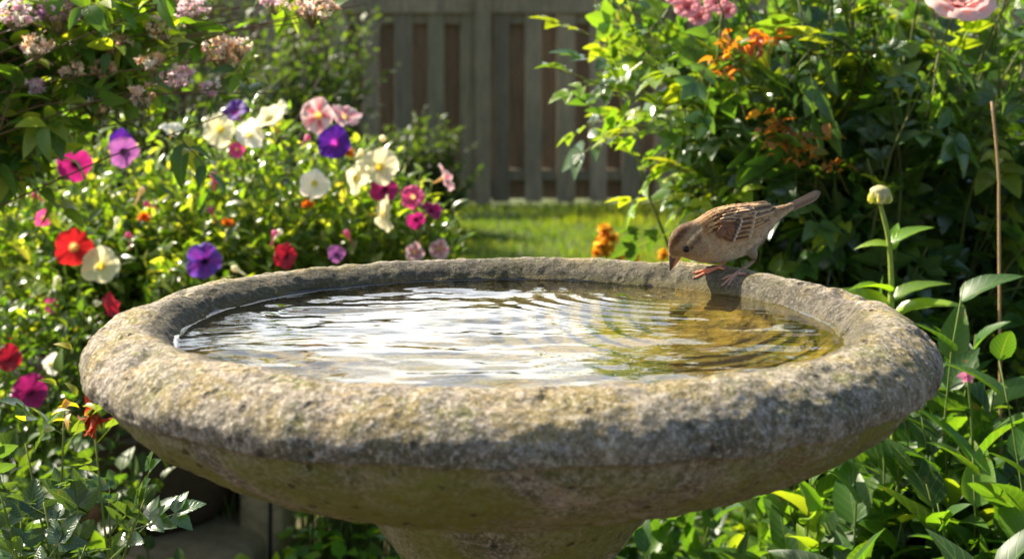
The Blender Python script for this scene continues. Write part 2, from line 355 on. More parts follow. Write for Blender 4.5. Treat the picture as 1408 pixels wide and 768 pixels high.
def stone_mat():
    m, ns, ln = mat('weathered_concrete')
    tco = nd(ns, 'ShaderNodeTexCoord'); P = tco.outputs['Object']; geo = nd(ns, 'ShaderNodeNewGeometry')
    at_ = nd(ns, 'ShaderNodeAttribute', attribute_name='Col')      # r: top lichen, g: underside moss, b: dark crust and inner-wall shade
    sp = nd(ns, 'ShaderNodeSeparateColor'); ln(at_.outputs['Color'], sp.inputs[0])
    big = noise(ns, ln, P, 9, 5, .6); mid = noise(ns, ln, P, 34, 5, .7); fine = noise(ns, ln, P, 230, 4, .75); grit = noise(ns, ln, P, 520, 3, .7)
    c = mixc(ns, ln, ramp(ns, ln, big, .3, .7), (.25, .205, .16), (.385, .315, .25))
    c = mixc(ns, ln, mth(ns, ln, 'MULTIPLY', ramp(ns, ln, mid, .48, .62), .6), c, (.20, .155, .105))
    gp = mth(ns, ln, 'MULTIPLY', ramp(ns, ln, noise(ns, ln, P, 21, 6, .75, .8), .48, .57), .75); c = mixc(ns, ln, gp, c, (.10, .088, .068))
    # dark crust, plus painted shade on the inner wall
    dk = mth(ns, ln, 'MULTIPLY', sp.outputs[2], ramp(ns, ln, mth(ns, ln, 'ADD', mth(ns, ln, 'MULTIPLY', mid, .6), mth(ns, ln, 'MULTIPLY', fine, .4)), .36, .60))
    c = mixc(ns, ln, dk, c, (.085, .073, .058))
    # ochre and olive lichen on the top
    li = mth(ns, ln, 'MULTIPLY', sp.outputs[0], ramp(ns, ln, noise(ns, ln, P, 17, 6, .74, .6), .47, .58))
    c = mixc(ns, ln, mth(ns, ln, 'MULTIPLY', li, .6), c, (.30, .21, .05))
    li2 = mth(ns, ln, 'MULTIPLY', sp.outputs[0], ramp(ns, ln, noise(ns, ln, P, 30, 5, .7, .3), .53, .63))
    c = mixc(ns, ln, mth(ns, ln, 'MULTIPLY', li2, .75), c, (.15, .15, .03))
    # pale crystals and dark pits
    c = mixc(ns, ln, mth(ns, ln, 'MULTIPLY', ramp(ns, ln, fine, .52, .62), .62), c, (.56, .50, .42))
    c = mixc(ns, ln, mth(ns, ln, 'MULTIPLY', ramp(ns, ln, fine, .485, .39), .85), c, (.06, .05, .035))
    c = mixc(ns, ln, mth(ns, ln, 'MULTIPLY', ramp(ns, ln, grit, .55, .66), .5), c, (.6, .56, .5))
    # moss
    mo = mth(ns, ln, 'MULTIPLY', sp.outputs[1], ramp(ns, ln, noise(ns, ln, P, 7, 6, .66, .5), .34, .60))
    c = mixc(ns, ln, mth(ns, ln, 'MULTIPLY', mo, .88), c, (.175, .185, .024))
    vo = nd(ns, 'ShaderNodeTexVoronoi', Scale=62.); ln(P, vo.inputs['Vector'])
    pit = mth(ns, ln, 'MULTIPLY', ramp(ns, ln, vo.outputs['Distance'], .26, .10), ramp(ns, ln, mid, .47, .55))
    c = mixc(ns, ln, mth(ns, ln, 'MULTIPLY', pit, .8), c, (.03, .025, .018))
    uvn = nd(ns, 'ShaderNodeUVMap'); su = nd(ns, 'ShaderNodeSeparateXYZ'); ln(uvn.outputs[0], su.inputs[0])
    al = mixc(ns, ln, ramp(ns, ln, noise(ns, ln, P, 13, 5, .65, .6), .38, .62), (.30, .21, .05), (.17, .16, .03))
    al = mixc(ns, ln, mth(ns, ln, 'MULTIPLY', ramp(ns, ln, mid, .44, .58), .8), al, (.075, .055, .02)); al = mixc(ns, ln, mth(ns, ln, 'MULTIPLY', ramp(ns, ln, fine, .52, .64), .5), al, (.5, .42, .2))
    c = mixc(ns, ln, su.outputs[0], c, al)                      # algae film on the bowl's floor
    wet_shade = mixc(ns, ln, .72, c, (.030, .027, .016)); c = mixc(ns, ln, su.outputs[1], c, wet_shade)      # water-line damp, with painted shade darkening the whole inner wall
    pb = nd(ns, 'ShaderNodeBsdfPrincipled', Roughness=.86); pb.inputs['Specular IOR Level'].default_value = .25; ln(c, pb.inputs['Base Color'])
    hh = mth(ns, ln, 'ADD', mth(ns, ln, 'ADD', mth(ns, ln, 'MULTIPLY', mid, .9), mth(ns, ln, 'MULTIPLY', fine, .55)), mth(ns, ln, 'ADD', mth(ns, ln, 'MULTIPLY', grit, .15), mth(ns, ln, 'MULTIPLY', pit, -.5)))
    bp = nd(ns, 'ShaderNodeBump', Strength=1.0, Distance=.0042); ln(hh, bp.inputs['Height']); ln(bp.outputs[0], pb.inputs['Normal'])
    o = nd(ns, 'ShaderNodeOutputMaterial'); ln(pb.outputs[0], o.inputs[0])
    return m
M_STONE = stone_mat()
M_BLOCK = col_mat('edging_stone', .85, .2, 30, .5, .7, .01, (.12, .10, .07))

# ------------------------------------------------------------------ ground
GRND, nsg, lng = mat('ground')
def ground_mat():
    m, ns, ln = GRND, nsg, lng
    tco = nd(ns, 'ShaderNodeTexCoord'); P = tco.outputs['Object']; sp = nd(ns, 'ShaderNodeSeparateXYZ'); ln(P, sp.inputs[0])
    n1 = noise(ns, ln, P, 3, 6, .6); n2 = noise(ns, ln, P, 60, 4, .7)
    soil = mixc(ns, ln, n2, (.045, .032, .02), (.11, .08, .05)); gr = mixc(ns, ln, n1, (.05, .085, .02), (.09, .12, .03))
    gr = mixc(ns, ln, mth(ns, ln, 'MULTIPLY', n2, .5), gr, (.09, .08, .04))
    yy = mth(ns, ln, 'ADD', sp.outputs[1], mth(ns, ln, 'MULTIPLY', n1, .8))
    c = mixc(ns, ln, ramp(ns, ln, yy, 3.6, 3.9), soil, gr)
    pb = nd(ns, 'ShaderNodeBsdfPrincipled', Roughness=.95); ln(c, pb.inputs['Base Color'])
    bp = nd(ns, 'ShaderNodeBump', Strength=.8, Distance=.02); ln(n2, bp.inputs['Height']); ln(bp.outputs[0], pb.inputs['Normal'])
    o = nd(ns, 'ShaderNodeOutputMaterial'); ln(pb.outputs[0], o.inputs[0])
ground_mat()
gx = np.concatenate([[-900, -200, -40], np.linspace(-12, 12, 97), [40, 200, 900]]); gy = np.concatenate([[-300, -40], np.linspace(-6, 18, 97), [60, 250, 1500]])
X, Y = np.meshgrid(gx, gy, indexing='ij'); Z = .0 * X
pp = np.stack([X.ravel(), Y.ravel(), Z.ravel()], 1); z = fbm(pp, 1.3, 3, 5) * .012 * (np.abs(pp[:, 0]) < 12.5) * (np.abs(pp[:, 1]) < 18.5); pp[:, 2] = z - .01
mb = MB(); mb.add(pp, grid_faces(len(gx), len(gy)))
tag(mb.build('ground', GRND), kind='structure')

# lawn blades: stuff
rng = np.random.default_rng(3)
def blades(n, x0, x1, y0, y1, h, seed):
    r = np.random.default_rng(seed); P = np.stack([r.uniform(x0, x1, n), r.uniform(y0, y1, n), np.full(n, -.01)], 1)
    t = (np.array([(0, -.06, 0), (0, .06, 0), (.55, .045, 0.02), (.55, -.045, .02), (1, .0, .12), (1, -.012, .12)], float), np.array([[0, 1, 2, 3], [3, 2, 4, 5]]), np.array([(0, 0), (1, 0), (1, .5), (0, .5), (.5, 1), (.5, 1)], float))
    Xd = unit(np.stack([r.normal(0, .35, n), r.normal(0, .35, n), np.ones(n)], 1)); N = unit(r.normal(0, 1, (n, 3)) * [1, 1, .1])
    pn = fbm(P, 1.6, 3, 9); base = lin((88, 118, 34)); alt = lin((132, 140, 52))
    C = base + (alt - base) * np.clip(.5 + pn * .6 + r.normal(0, .25, n), 0, 1)[:, None]
    return t, P, Xd, N, h * (r.uniform(.5, 1.2, n) * (1 + .3 * pn)), C * r.uniform(.7, 1.2, (n, 1))
mb = MB()
for args in ((60000, -3.4, 3.4, 5.6, 9.95, .062, 1), (26000, -3.2, 3.2, 3.4, 5.6, .055, 2)):
    t, P, Xd, N, S, C = blades(*args); inst(mb, t, P, Xd, N, S, C)
tag(mb.build('grass', M_GRASS), 'short sunlit lawn grass between the fence and the flower beds', 'grass', kind='stuff')

# ------------------------------------------------------------------ fence
FD = 11.1; FY = FD + CAMY; mpp = FD / F
def wood_mat():
    m, ns, ln = mat('weathered_wood')
    at_ = nd(ns, 'ShaderNodeAttribute', attribute_name='Col'); tco = nd(ns, 'ShaderNodeTexCoord'); mp_ = nd(ns, 'ShaderNodeMapping'); mp_.inputs['Scale'].default_value = (1, 1, .06)
    ln(tco.outputs['Object'], mp_.inputs[0]); g = noise(ns, ln, mp_.outputs[0], 70, 6, .7, .4); g2 = noise(ns, ln, tco.outputs['Object'], 2.4, 4)
    c = mixc(ns, ln, mth(ns, ln, 'MULTIPLY', ramp(ns, ln, g, .35, .7), .55), at_.outputs['Color'], (.05, .042, .03))
    c = mixc(ns, ln, mth(ns, ln, 'MULTIPLY', ramp(ns, ln, g2, .45, .75), .5), c, (.12, .115, .08))
    pb = nd(ns, 'ShaderNodeBsdfPrincipled', Roughness=.85); pb.inputs['Specular IOR Level'].default_value = .2; ln(c, pb.inputs['Base Color'])
    bp = nd(ns, 'ShaderNodeBump', Strength=.5, Distance=.004); ln(g, bp.inputs['Height']); ln(bp.outputs[0], pb.inputs['Normal'])
    o = nd(ns, 'ShaderNodeOutputMaterial'); ln(pb.outputs[0], o.inputs[0]); return m
M_WOOD = wood_mat()
fence = thing('wooden_fence', 'weathered grey-brown board fence across the back of the lawn', 'fence', (0, FY, 0))
rng = np.random.default_rng(11)
grey = lin((162, 144, 116)); tan = lin((150, 120, 92))
def fx(px): return (px - 704) / F * FD + CAMX
pitch = 44.6 * mpp; x0 = fx(400 + 1000 / 3 - 44.6 * 30)        # front boards in line with the one at px 733
mbf, mbk = MB(), MB()
post_x = [fx(665) + k * 2.42 for k in range(-3, 4)]
k = 0; xx = x0
while xx < 8:
    if min(abs(xx - p) for p in post_x) > .10:
        c = grey * rng.uniform(.62, 1.2) * (1 + rng.normal(0, .03, 3)); wd = .068 + rng.normal(0, .003)
        rbox(mbf, xx - wd, xx + wd, FY - .022, FY, .02 + rng.uniform(0, .03), 1.70 + rng.normal(0, .004), c, .003)
    c = tan * rng.uniform(.75, 1.2); xb = xx + pitch / 2; wd = .070
    rbox(mbk, xb - wd, xb + wd, FY + .062, FY + .084, .05, 1.70 + rng.normal(0, .004), c, .003)
    xx += pitch
mbf.build('front_boards', M_WOOD, fence, False); mbk.build('back_boards', M_WOOD, fence, False)
for zz, hh, yy in ((.24, .045, .020), (1.46, .045, .020)):
    m_ = MB(); rbox(m_, -8, 8, FY + yy - .016, FY + yy + .038, zz - hh, zz + hh, grey * .8, .004); m_.build('rail', M_WOOD, fence, False)
m_ = MB(); rbox(m_, -8, 8, FY - .046, FY - .024, 1.50, 1.625, grey * .95, .004); m_.build('top_trim', M_WOOD, fence, False)
m_ = MB(); rbox(m_, -8, 8, FY - .06, FY + .10, 1.707, 1.742, grey * 1.15, .005); m_.build('cap_rail', M_WOOD, fence, False)
for p in post_x:
    m_ = MB(); rbox(m_, p - .058, p + .058, FY - .1, FY - .048, -.05, 1.70, grey * .85, .006); m_.build('post', M_WOOD, fence, False)

# ------------------------------------------------------------------ bird bath
def hz(h): return CAMZ - h
PROF = [(0.0, .262), (.08, .262), (.16, .259), (.22, .250), (.255, .240), (.270, .229), (.2775, .220), (.285, .2115), (.296, .2055), (.308, .204), (.321, .2065), (.334, .2135), (.3435, .223), (.3480, .232),
        (.3472, .2395), (.3450, .2435), (.3350, .2445), (.3315, .2475), (.3255, .262), (.302, .2825), (.262, .305), (.220, .321), (.180, .3305), (.152, .3355), (.1385, .3385), (.1320, .3430), (.1300, .350), (.123, .363), (.110, .380), (.095, .400),
        (.080, .425), (.075, .46), (.075, .50), (.082, .56), (.094, .62), (.104, .70), (.106, .76), (.096, .83), (.080, .88), (.078, .90), (.092, .915), (.095, .93), (.090, .945), (.100, .955),
        (.125, .975), (.150, .985), (.160, .99), (.163, 1.0), (.163, 1.06), (.158, 1.07), (.15, 1.105)]
prof = np.array(PROF); nP = len(prof); ts = np.linspace(0, nP - 1, 420)
# more rings on the rim
dens = np.interp(np.arange(nP), [0, 4, 6, 18, 26, 30, nP - 1], [4, 6, 16, 16, 7, 5, 3]); cum = np.concatenate([[0], np.cumsum((dens[1:] + dens[:-1]) / 2)])
ts = np.interp(np.linspace(0, cum[-1], 400), cum, np.arange(nP)); pc = catmull(prof, ts); pc[:, 0] = np.maximum(pc[:, 0], 0.0004)
NA = 840; ph = np.arange(NA) / NA * 2 * math.pi
Rg = np.broadcast_to(pc[:, 0:1], (len(pc), NA)); Zg = np.broadcast_to(CAMZ - pc[:, 1:2], (len(pc), NA))
V = np.stack([Rg * np.cos(ph), Rg * np.sin(ph), Zg], -1).reshape(-1, 3)
tg = np.gradient(pc, axis=0); nrm = unit(np.stack([tg[:, 1], tg[:, 0]], 1))   # outward in (r,z)
# orientation: make the normal at the widest point face +r
iw = int(np.argmax(pc[:, 0])); sgn = np.sign(nrm[iw, 0]) or 1; nrm = nrm * sgn
Nn = np.stack([np.broadcast_to(nrm[:, 0:1], Rg.shape) * np.cos(ph), np.broadcast_to(nrm[:, 0:1], Rg.shape) * np.sin(ph), np.broadcast_to(nrm[:, 1:2], Rg.shape)], -1).reshape(-1, 3)
amp = np.interp(ts, [0, 5, 8, 16, 24, nP - 1], [.4, .5, 1, 1, .9, .9]); amp = np.repeat(amp, NA)
d = fbm(V, 6, 3, 21) * .0022 + fbm(V, 28, 3, 31) * .0016 + fbm(V, 95, 3, 41) * .0011
chip = np.clip(fbm(V, 16, 4, 77) - .55, 0, 1) * -.014
V = V + Nn * ((d + chip) * amp)[:, None]
tt = np.repeat(ts, NA); n7 = fbm(V, 9, 3, 55)
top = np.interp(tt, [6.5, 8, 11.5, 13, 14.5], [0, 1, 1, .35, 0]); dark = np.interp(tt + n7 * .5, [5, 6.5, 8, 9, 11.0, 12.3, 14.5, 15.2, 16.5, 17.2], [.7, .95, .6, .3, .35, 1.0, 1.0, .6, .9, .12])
moss = np.interp(tt + n7 * .8, [0, 5, 6.5, 13.5, 16.4, 18, 23, 26, 30, 40, nP], [1, .9, .18, .14, .45, 1.2, 1.2, .8, .9, .6, .8])
moss = np.clip(moss + np.where((tt > 16) & (tt < 30), .25 * n7, 0), 0, 1)
C = np.stack([top, moss, dark], 1)
UVB = np.stack([np.interp(tt + n7 * .3, [0, 5.4, 6.3], [1, 1, 0]), np.interp(tt + n7 * .5, [4.5, 5.3, 7.8, 8.7], [0, 1, .9, 0])], 1)  # second channel masks the inner wall: damp line and painted shade
bath = thing('bird_bath', 'weathered grey concrete pedestal bird bath with mossy bowl and thick rounded rim', 'bird bath', (0, 0, 0))
isp = int(np.searchsorted(ts, 24.6))
fc = grid_faces(len(pc), NA, True)
mb = MB(); mb.add(V[:(isp + 1) * NA], fc[:isp * NA], C[:(isp + 1) * NA], 0, UVB[:(isp + 1) * NA]); basin = mb.build('basin', M_STONE, bath)
mb = MB(); Vn = V[isp * NA:]; nr = len(Vn) // NA; mb.add(Vn, grid_faces(nr, NA, True), C[isp * NA:]); mb.build('pedestal', M_STONE, bath)
bvh = BVHTree.FromPolygons([tuple(v) for v in V[:(isp + 1) * NA]], fc[:isp * NA].tolist())
def hit(px, py):
    o = Vector((CAMX, CAMY, CAMZ)); dr = Vector(((px - 704) / F, 1, -(py - HY) / F)).normalized()
    r = bvh.ray_cast(o, dr); return None if r[0] is None else np.array(r[0])
def drop(x, y):
    r = bvh.ray_cast(Vector((x, y, 1.5)), Vector((0, 0, -1))); return r[0].z if r[0] is not None else None

# ------------------------------------------------------------------ water
WZ = hz(.2236)
def water_mat():
    m, ns, ln = mat('pond_water')
    fr = nd(ns, 'ShaderNodeFresnel', IOR=1.333); tr = nd(ns, 'ShaderNodeBsdfTransparent'); tr.inputs[0].default_value = (.86, .84, .60, 1)
    gl = nd(ns, 'ShaderNodeBsdfGlossy', Roughness=.015); gl.inputs[0].default_value = (1, 1, 1, 1)
    tco = nd(ns, 'ShaderNodeTexCoord'); n1 = noise(ns, ln, tco.outputs['Object'], 90, 3, .5)
    bp = nd(ns, 'ShaderNodeBump', Strength=.10, Distance=.002); ln(n1, bp.inputs['Height']); ln(bp.outputs[0], gl.inputs['Normal']); ln(bp.outputs[0], fr.inputs['Normal'])
    fac = mth(ns, ln, 'MULTIPLY', fr.outputs[0], 1.1, clamp=True)
    mx_ = nd(ns, 'ShaderNodeMixShader'); ln(fac, mx_.inputs[0]); ln(tr.outputs[0], mx_.inputs[1]); ln(gl.outputs[0], mx_.inputs[2])
    o = nd(ns, 'ShaderNodeOutputMaterial'); ln(mx_.outputs[0], o.inputs[0]); return m
rr = np.concatenate([np.linspace(.002, .268, 300), np.linspace(.2688, .2835, 24)]); NW = 720; ph = np.arange(NW) / NW * 2 * math.pi
X = (rr[:, None] * np.cos(ph)).ravel(); Y = (rr[:, None] * np.sin(ph)).ravel(); R_ = np.hypot(X, Y)
c0 = np.array([(940 - 704) / F * 1.405, 1.405 - 1.2]); dist = np.hypot(X - c0[0], Y - c0[1])
ang0 = np.arctan2(Y - c0[1], X - c0[0])
P3 = np.stack([X, Y, 0 * X], 1)
env = np.exp(-((dist - .13) / .085) ** 2) * np.clip(-.1 + 1.1 * np.cos(ang0 - RAD(222)), .0, 1.0) * (.8 + .3 * vnoise(P3 * 14, 33))
wz = .00062 * env * np.sin(2 * math.pi * dist / .0245 + vnoise(P3 * 7, 4) * .9 + 8 * dist)
calm = np.clip(1 - env * 1.4, .12, 1)
wz += calm * (.00105 * vnoise(P3 * [17, 34, 1] + [3, 1, 0], 7) + .00065 * vnoise(P3 * [34, 60, 1] + fbm(P3, 20, 2, 8)[:, None] * .5, 9) + .00016 * vnoise(P3 * [80, 130, 1], 12))
wz += .0022 * vnoise(P3 * [7, 11, 1], 14)
edge = np.clip((R_ - .2705) / .008, 0, 1) ** 2 * .0030
Zw = WZ + wz * np.clip((.28 - R_) / .03, .35, 1) + edge
mb = MB(); mb.add(np.stack([X, Y, Zw], 1), grid_faces(len(rr), NW, True)); mb.f.append(np.arange(NW)[None]); mb.mi.append([0])
wat = mb.build('water', water_mat()); tag(wat, 'clear rippled water filling the concrete basin', 'water', kind='structure')

# ------------------------------------------------------------------ sparrow
def plum_mat():
    m, ns, ln = mat('plumage')
    at_ = nd(ns, 'ShaderNodeAttribute', attribute_name='Col'); tco = nd(ns, 'ShaderNodeTexCoord')
    n1 = noise(ns, ln, tco.outputs['Object'], 900, 3, .7); n2 = noise(ns, ln, tco.outputs['Object'], 260, 3, .6)
    c = mixc(ns, ln, mth(ns, ln, 'MULTIPLY', ramp(ns, ln, n1, .45, .65), .30), at_.outputs['Color'], (.035, .025, .015))
    c = mixc(ns, ln, mth(ns, ln, 'MULTIPLY', ramp(ns, ln, n2, .5, .75), .18), c, (.62, .50, .38))
    pb = nd(ns, 'ShaderNodeBsdfPrincipled', Roughness=.72); pb.inputs['Specular IOR Level'].default_value = .22; ln(c, pb.inputs['Base Color'])
    pb.inputs['Sheen Weight'].default_value = .25; pb.inputs['Sheen Roughness'].default_value = .4
    bp = nd(ns, 'ShaderNodeBump', Strength=.4, Distance=.0006); ln(n1, bp.inputs['Height']); ln(bp.outputs[0], pb.inputs['Normal'])
    o = nd(ns, 'ShaderNodeOutputMaterial'); ln(pb.outputs[0], o.inputs[0]); return m
def simple(name, col, rough, spec=.5, coat=0., sss=0.):
    m, ns, ln = mat(name); pb = nd(ns, 'ShaderNodeBsdfPrincipled', Roughness=rough); pb.inputs['Base Color'].default_value = (*col, 1)
    pb.inputs['Specular IOR Level'].default_value = spec; pb.inputs['Coat Weight'].default_value = coat
    tco = nd(ns, 'ShaderNodeTexCoord'); n1 = noise(ns, ln, tco.outputs['Object'], 300, 3); bp = nd(ns, 'ShaderNodeBump', Strength=.15, Distance=.0008); ln(n1, bp.inputs['Height']); ln(bp.outputs[0], pb.inputs['Normal'])
    o = nd(ns, 'ShaderNodeOutputMaterial'); ln(pb.outputs[0], o.inputs[0]); return m
M_PLUM = plum_mat(); M_EYE = simple('eye', (.006, .004, .003), .12, .35, .0)
def skin_mat():
    m, ns, ln = mat('bird_skin'); at_ = nd(ns, 'ShaderNodeAttribute', attribute_name='Col'); pb = nd(ns, 'ShaderNodeBsdfPrincipled', Roughness=.42)
    ln(at_.outputs['Color'], pb.inputs['Base Color']); pb.inputs['Subsurface Weight'].default_value = .25; pb.inputs['Subsurface Radius'].default_value = (.004, .0015, .0006); pb.inputs['Subsurface Scale'].default_value = .3
    tco = nd(ns, 'ShaderNodeTexCoord'); n1 = noise(ns, ln, tco.outputs['Object'], 700, 2); bp = nd(ns, 'ShaderNodeBump', Strength=.5, Distance=.0006); ln(n1, bp.inputs['Height']); ln(bp.outputs[0], pb.inputs['Normal'])
    o = nd(ns, 'ShaderNodeOutputMaterial'); ln(pb.outputs[0], o.inputs[0]); return m
M_SKIN = skin_mat()
footN = hit(1003, 386)                 # near foot on the shaded inner edge of the rim
footF = hit(968, 369)
BD = 1.455
MM = 1.445 / F / 4.043                     # metres per drawing unit
def bpt(cx, cy, side=0.):
    """drawing unit (u right, v down) -> world point; side>0 is towards the camera"""
    p = at(880 + cx / 4.043, 240 + cy / 4.043, 1.398 + (cx - 165) / 840 * .115)
    return p + np.array([0, -1, 0]) * side * MM
def bptv(cx, cy, side):
    px = 880 + cx / 4.043; py = 240 + cy / 4.043
    P = atv(px, py, 1.398 + (cx - 165) / 840 * .115); P[..., 1] -= side * MM; return P
TOP = np.array([(166, 462), (158, 420), (160, 370), (180, 322), (220, 284), (270, 264), (318, 246), (396, 198), (485, 172), (580, 162), (670, 163), (735, 178), (790, 172), (838, 160)], float)
BOT = np.array([(232, 456), (245, 458), (268, 466), (292, 474), (322, 482), (352, 487), (392, 490), (455, 484), (525, 466), (600, 435), (664, 378), (722, 300), (792, 236), (845, 195)], float)
WID = np.array([27, 44, 63, 76, 85, 92, 101, 118, 129, 127, 102, 66, 42, 26], float)
nu_, nv_ = 150, 96
ts = np.linspace(0, len(TOP) - 1, nu_); tp, bt, wd = catmull(TOP, ts), catmull(BOT, ts), catmull(WID, ts)
phi = np.arange(nv_) / nv_ * 2 * math.pi
cs, sn = np.cos(phi), np.sin(phi)
se = lambda x, p: np.sign(x) * np.abs(x) ** p
cen = (tp + bt) / 2; up_ = (tp - bt) / 2
bu = cen[:, None, 0] + up_[:, None, 0] * se(cs, .96)[None]; bv = cen[:, None, 1] + up_[:, None, 1] * se(cs, .96)[None]
bs = wd[:, None] * se(sn, .92)[None] * (1 + .05 * np.cos(phi))[None] ** -1
# cheek fullness and wing-bed
pn = fbm(np.stack([bu.ravel() / 60, bv.ravel() / 60, bs.ravel() / 60], 1), 1, 3, 5).reshape(bu.shape)
bs = bs * (1 + .02 * pn)
def paint(u, v, s, seed=0):
    """plumage colour from the side-view position, sRGB 0-255; symmetric about the body"""
    n = len(u); sa = np.abs(s)
    p = np.stack([u / 30, v / 30, sa / 30], 1); nz = fbm(p, 1, 3, 61 + seed)
    c = np.tile(np.array([158., 138, 114]), (n, 1))
    def lay(mask, col, a=1.):
        k = (np.clip(mask, 0, 1) * a)[:, None]; c[:] = c * (1 - k) + np.array(col, float) * k
    sm = lambda x, e0, e1: np.clip((x - e0) / (e1 - e0), 0, 1)
    # axis position along the body and height above it
    mid = np.interp(u, cen[:, 0], cen[:, 1]); hh = np.interp(u, tp[:, 0], bt[:, 1] - tp[:, 1]) * .5; rel = (mid - v) / np.maximum(hh, 10)
    lay(sm(-rel, .2, .9) * sm(u, 330, 480), (204, 190, 170), .85)             # pale belly
    lay(sm(u, 620, 700) * sm(-rel, -.2, .6), (190, 176, 155), .7)            # undertail
    back = sm(rel, .15, .5) * sm(u, 285, 340)
    lay(back, (150, 118, 84))
    stripe = np.sin((s * 1.0 + nz * 9) / 7.6) ; stb = sm(stripe, .1, .6) * back * sm(u, 320, 390) * (1 - sm(u, 640, 700))
    lay(stb, (84, 60, 40), .4)
    hq = (v - np.interp(u, tp[:, 0], tp[:, 1])); st2 = np.sin(hq / 4.6 + fbm(np.stack([u / 46, v / 9, sa / 14], 1), 1, 2, 3) * 2.2 + s / 9.)
    lay(sm(st2, .05, .5) * back * sm(u, 330, 400) * (1 - sm(u, 650, 720)), (62, 42, 28), .9); lay(sm(-st2, .3, .8) * back * sm(u, 340, 400), (216, 178, 128), .75)
    fl_ = np.sin(hq / 6.5 + fbm(np.stack([u / 60, v / 12, sa / 20], 1), 1, 2, 13) * 3); lay(sm(fl_, .4, .9) * sm(u, 430, 520) * sm(-rel, -.3, .2), (126, 104, 82), .45)   # soft flank streaks
    lay(sm(u, 640, 700) * sm(rel, .0, .4), (128, 108, 84))                   # rump
    head = 1 - sm(u, 285, 335)
    lay(head, (140, 120, 98))
    # crown: above the line from the bill to the nape
    ln_ = (v - 440) * 1.0 - (u - 165) * -1.28
    crown = sm(-(ln_) + nz * 8, 5, 40) * (1 - sm(u, 315, 370)) ; lay(crown, (92, 70, 48))
    lay(crown * sm(np.sin((u + v * .7 + nz * 20) / 4.5), .2, .9), (72, 56, 40), .5)
    # pale eyebrow from above the eye to the nape
    du = u - 250; dv = v - 375; q = (du * .62 + dv * -.785); r_ = np.abs(du * .785 + dv * .62 - q * q * .0008)
    brow = sm(11 + nz * 3 - r_, 0, 7) * sm(q, -6, 12) * (1 - sm(q, 100, 130)) * (sa > 18); lay(brow, (216, 190, 150), 1.)
    # dark eye line behind the eye, grey-brown ear coverts
    du2 = u - 275; dv2 = v - 392; q2 = du2 * .62 - dv2 * .785; r2 = np.abs(du2 * .785 + dv2 * .62)
    lay(sm(13 - r2, 0, 8) * sm(q2, -30, -5) * (1 - sm(q2, 60, 90)) * (sa > 18), (86, 66, 48), .8)
    e2 = ((u - 318) / 42.) ** 2 + ((v - 400) / 48.) ** 2; lay(sm(1.1 - e2, 0, .4), (132, 116, 100), .7)
    e3 = np.abs(np.sqrt(((u - 310) / 60.) ** 2 + ((v - 398) / 68.) ** 2) - 1); lay(sm(.12 - e3, 0, .08) * (u > 320) * (v > 350), (180, 158, 128), .6)
    lay(sm(u * 0 + v, 440, 462) * head, (172, 154, 130), .6)                # chin
    e4 = ((u - 190) / 30.) ** 2 + ((v - 430) / 24.) ** 2; lay(sm(1 - e4, 0, .5), (112, 94, 74), .6)
    c *= (1 + .07 * nz)[:, None]
    return np.clip(lin(np.clip((c - 120) * 1.25 + np.array([132, 126, 118]), 5, 250)), .003, .85)
uu, vv, ss = bu.ravel(), bv.ravel(), bs.ravel()
bodyV = bptv(uu, vv, ss); bodyC = paint(uu, vv, ss)
sparrow = thing('sparrow', 'brown house sparrow leaning down from the bath rim to drink', 'bird', bpt(560, 520))
mb = MB(); mb.add(bodyV, grid_faces(nu_, nv_, True), bodyC); mb.f.append(np.arange(nv_)[None]); mb.mi.append([0])
mb.f.append((np.arange(nv_)[::-1] + (nu_ - 1) * nv_)[None]); mb.mi.append([0])
G = bodyV.reshape(nu_, nv_, 3); Tg = unit(np.gradient(G, axis=0)); Ta = np.roll(G, -1, 1) - np.roll(G, 1, 1)
Ng = unit(np.cross(Ta, Tg)); cw = G.mean(1, keepdims=True); fl = np.sign(np.sum(Ng * (G - cw), -1, keepdims=True)); Ng = Ng * fl
# small body feathers following the flow of the plumage
rng = np.random.default_rng(5); nf = 7600
FEA = (lambda: (np.array([(0, -.22, .0), (0, .22, .0), (.55, -.36, .05), (.55, 0, .09), (.55, .36, .05), (.9, -.22, .05), (1.06, 0, .06), (.9, .22, .05)], float),
      [np.array([[2, 3, 6, 5], [3, 4, 7, 6]]), np.array([[0, 1, 3, 3]])]))()
fv = np.array([(0, -.22, 0), (0, 0, .03), (0, .22, 0), (.55, -.34, .03), (.55, 0, .07), (.55, .34, .03), (.92, -.2, .02), (1.08, 0, .035), (.92, .2, .02)], float)
ff = np.array([[0, 1, 4, 3], [1, 2, 5, 4], [3, 4, 7, 6], [4, 5, 8, 7]]); fuv = np.zeros((9, 2)); FT = (fv, ff, fuv)
ii = rng.integers(6, nu_ - 2, nf); jj = rng.integers(0, nv_, nf)
area = wd[ii] / 129.; keep = rng.uniform(0, 1, nf) < .25 + .75 * area; ii, jj = ii[keep], jj[keep]
Pf = G[ii, jj]; sz = np.interp(bu[ii, jj], [160, 300, 420, 900], [8, 12, 17, 19]) * MM * rng.uniform(.8, 1.2, len(ii))
Cf = paint(bu[ii, jj], bv[ii, jj], bs[ii, jj]) * rng.uniform(.84, 1.16, (len(ii), 1))
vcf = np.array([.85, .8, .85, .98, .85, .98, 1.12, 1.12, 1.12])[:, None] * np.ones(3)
inst(mb, FT, Pf + Ng[ii, jj] * sz[:, None] * -.01, Tg[ii, jj] + Ng[ii, jj] * .05 + rng.normal(0, .08, Pf.shape), Ng[ii, jj], sz, Cf, 0, vcf)
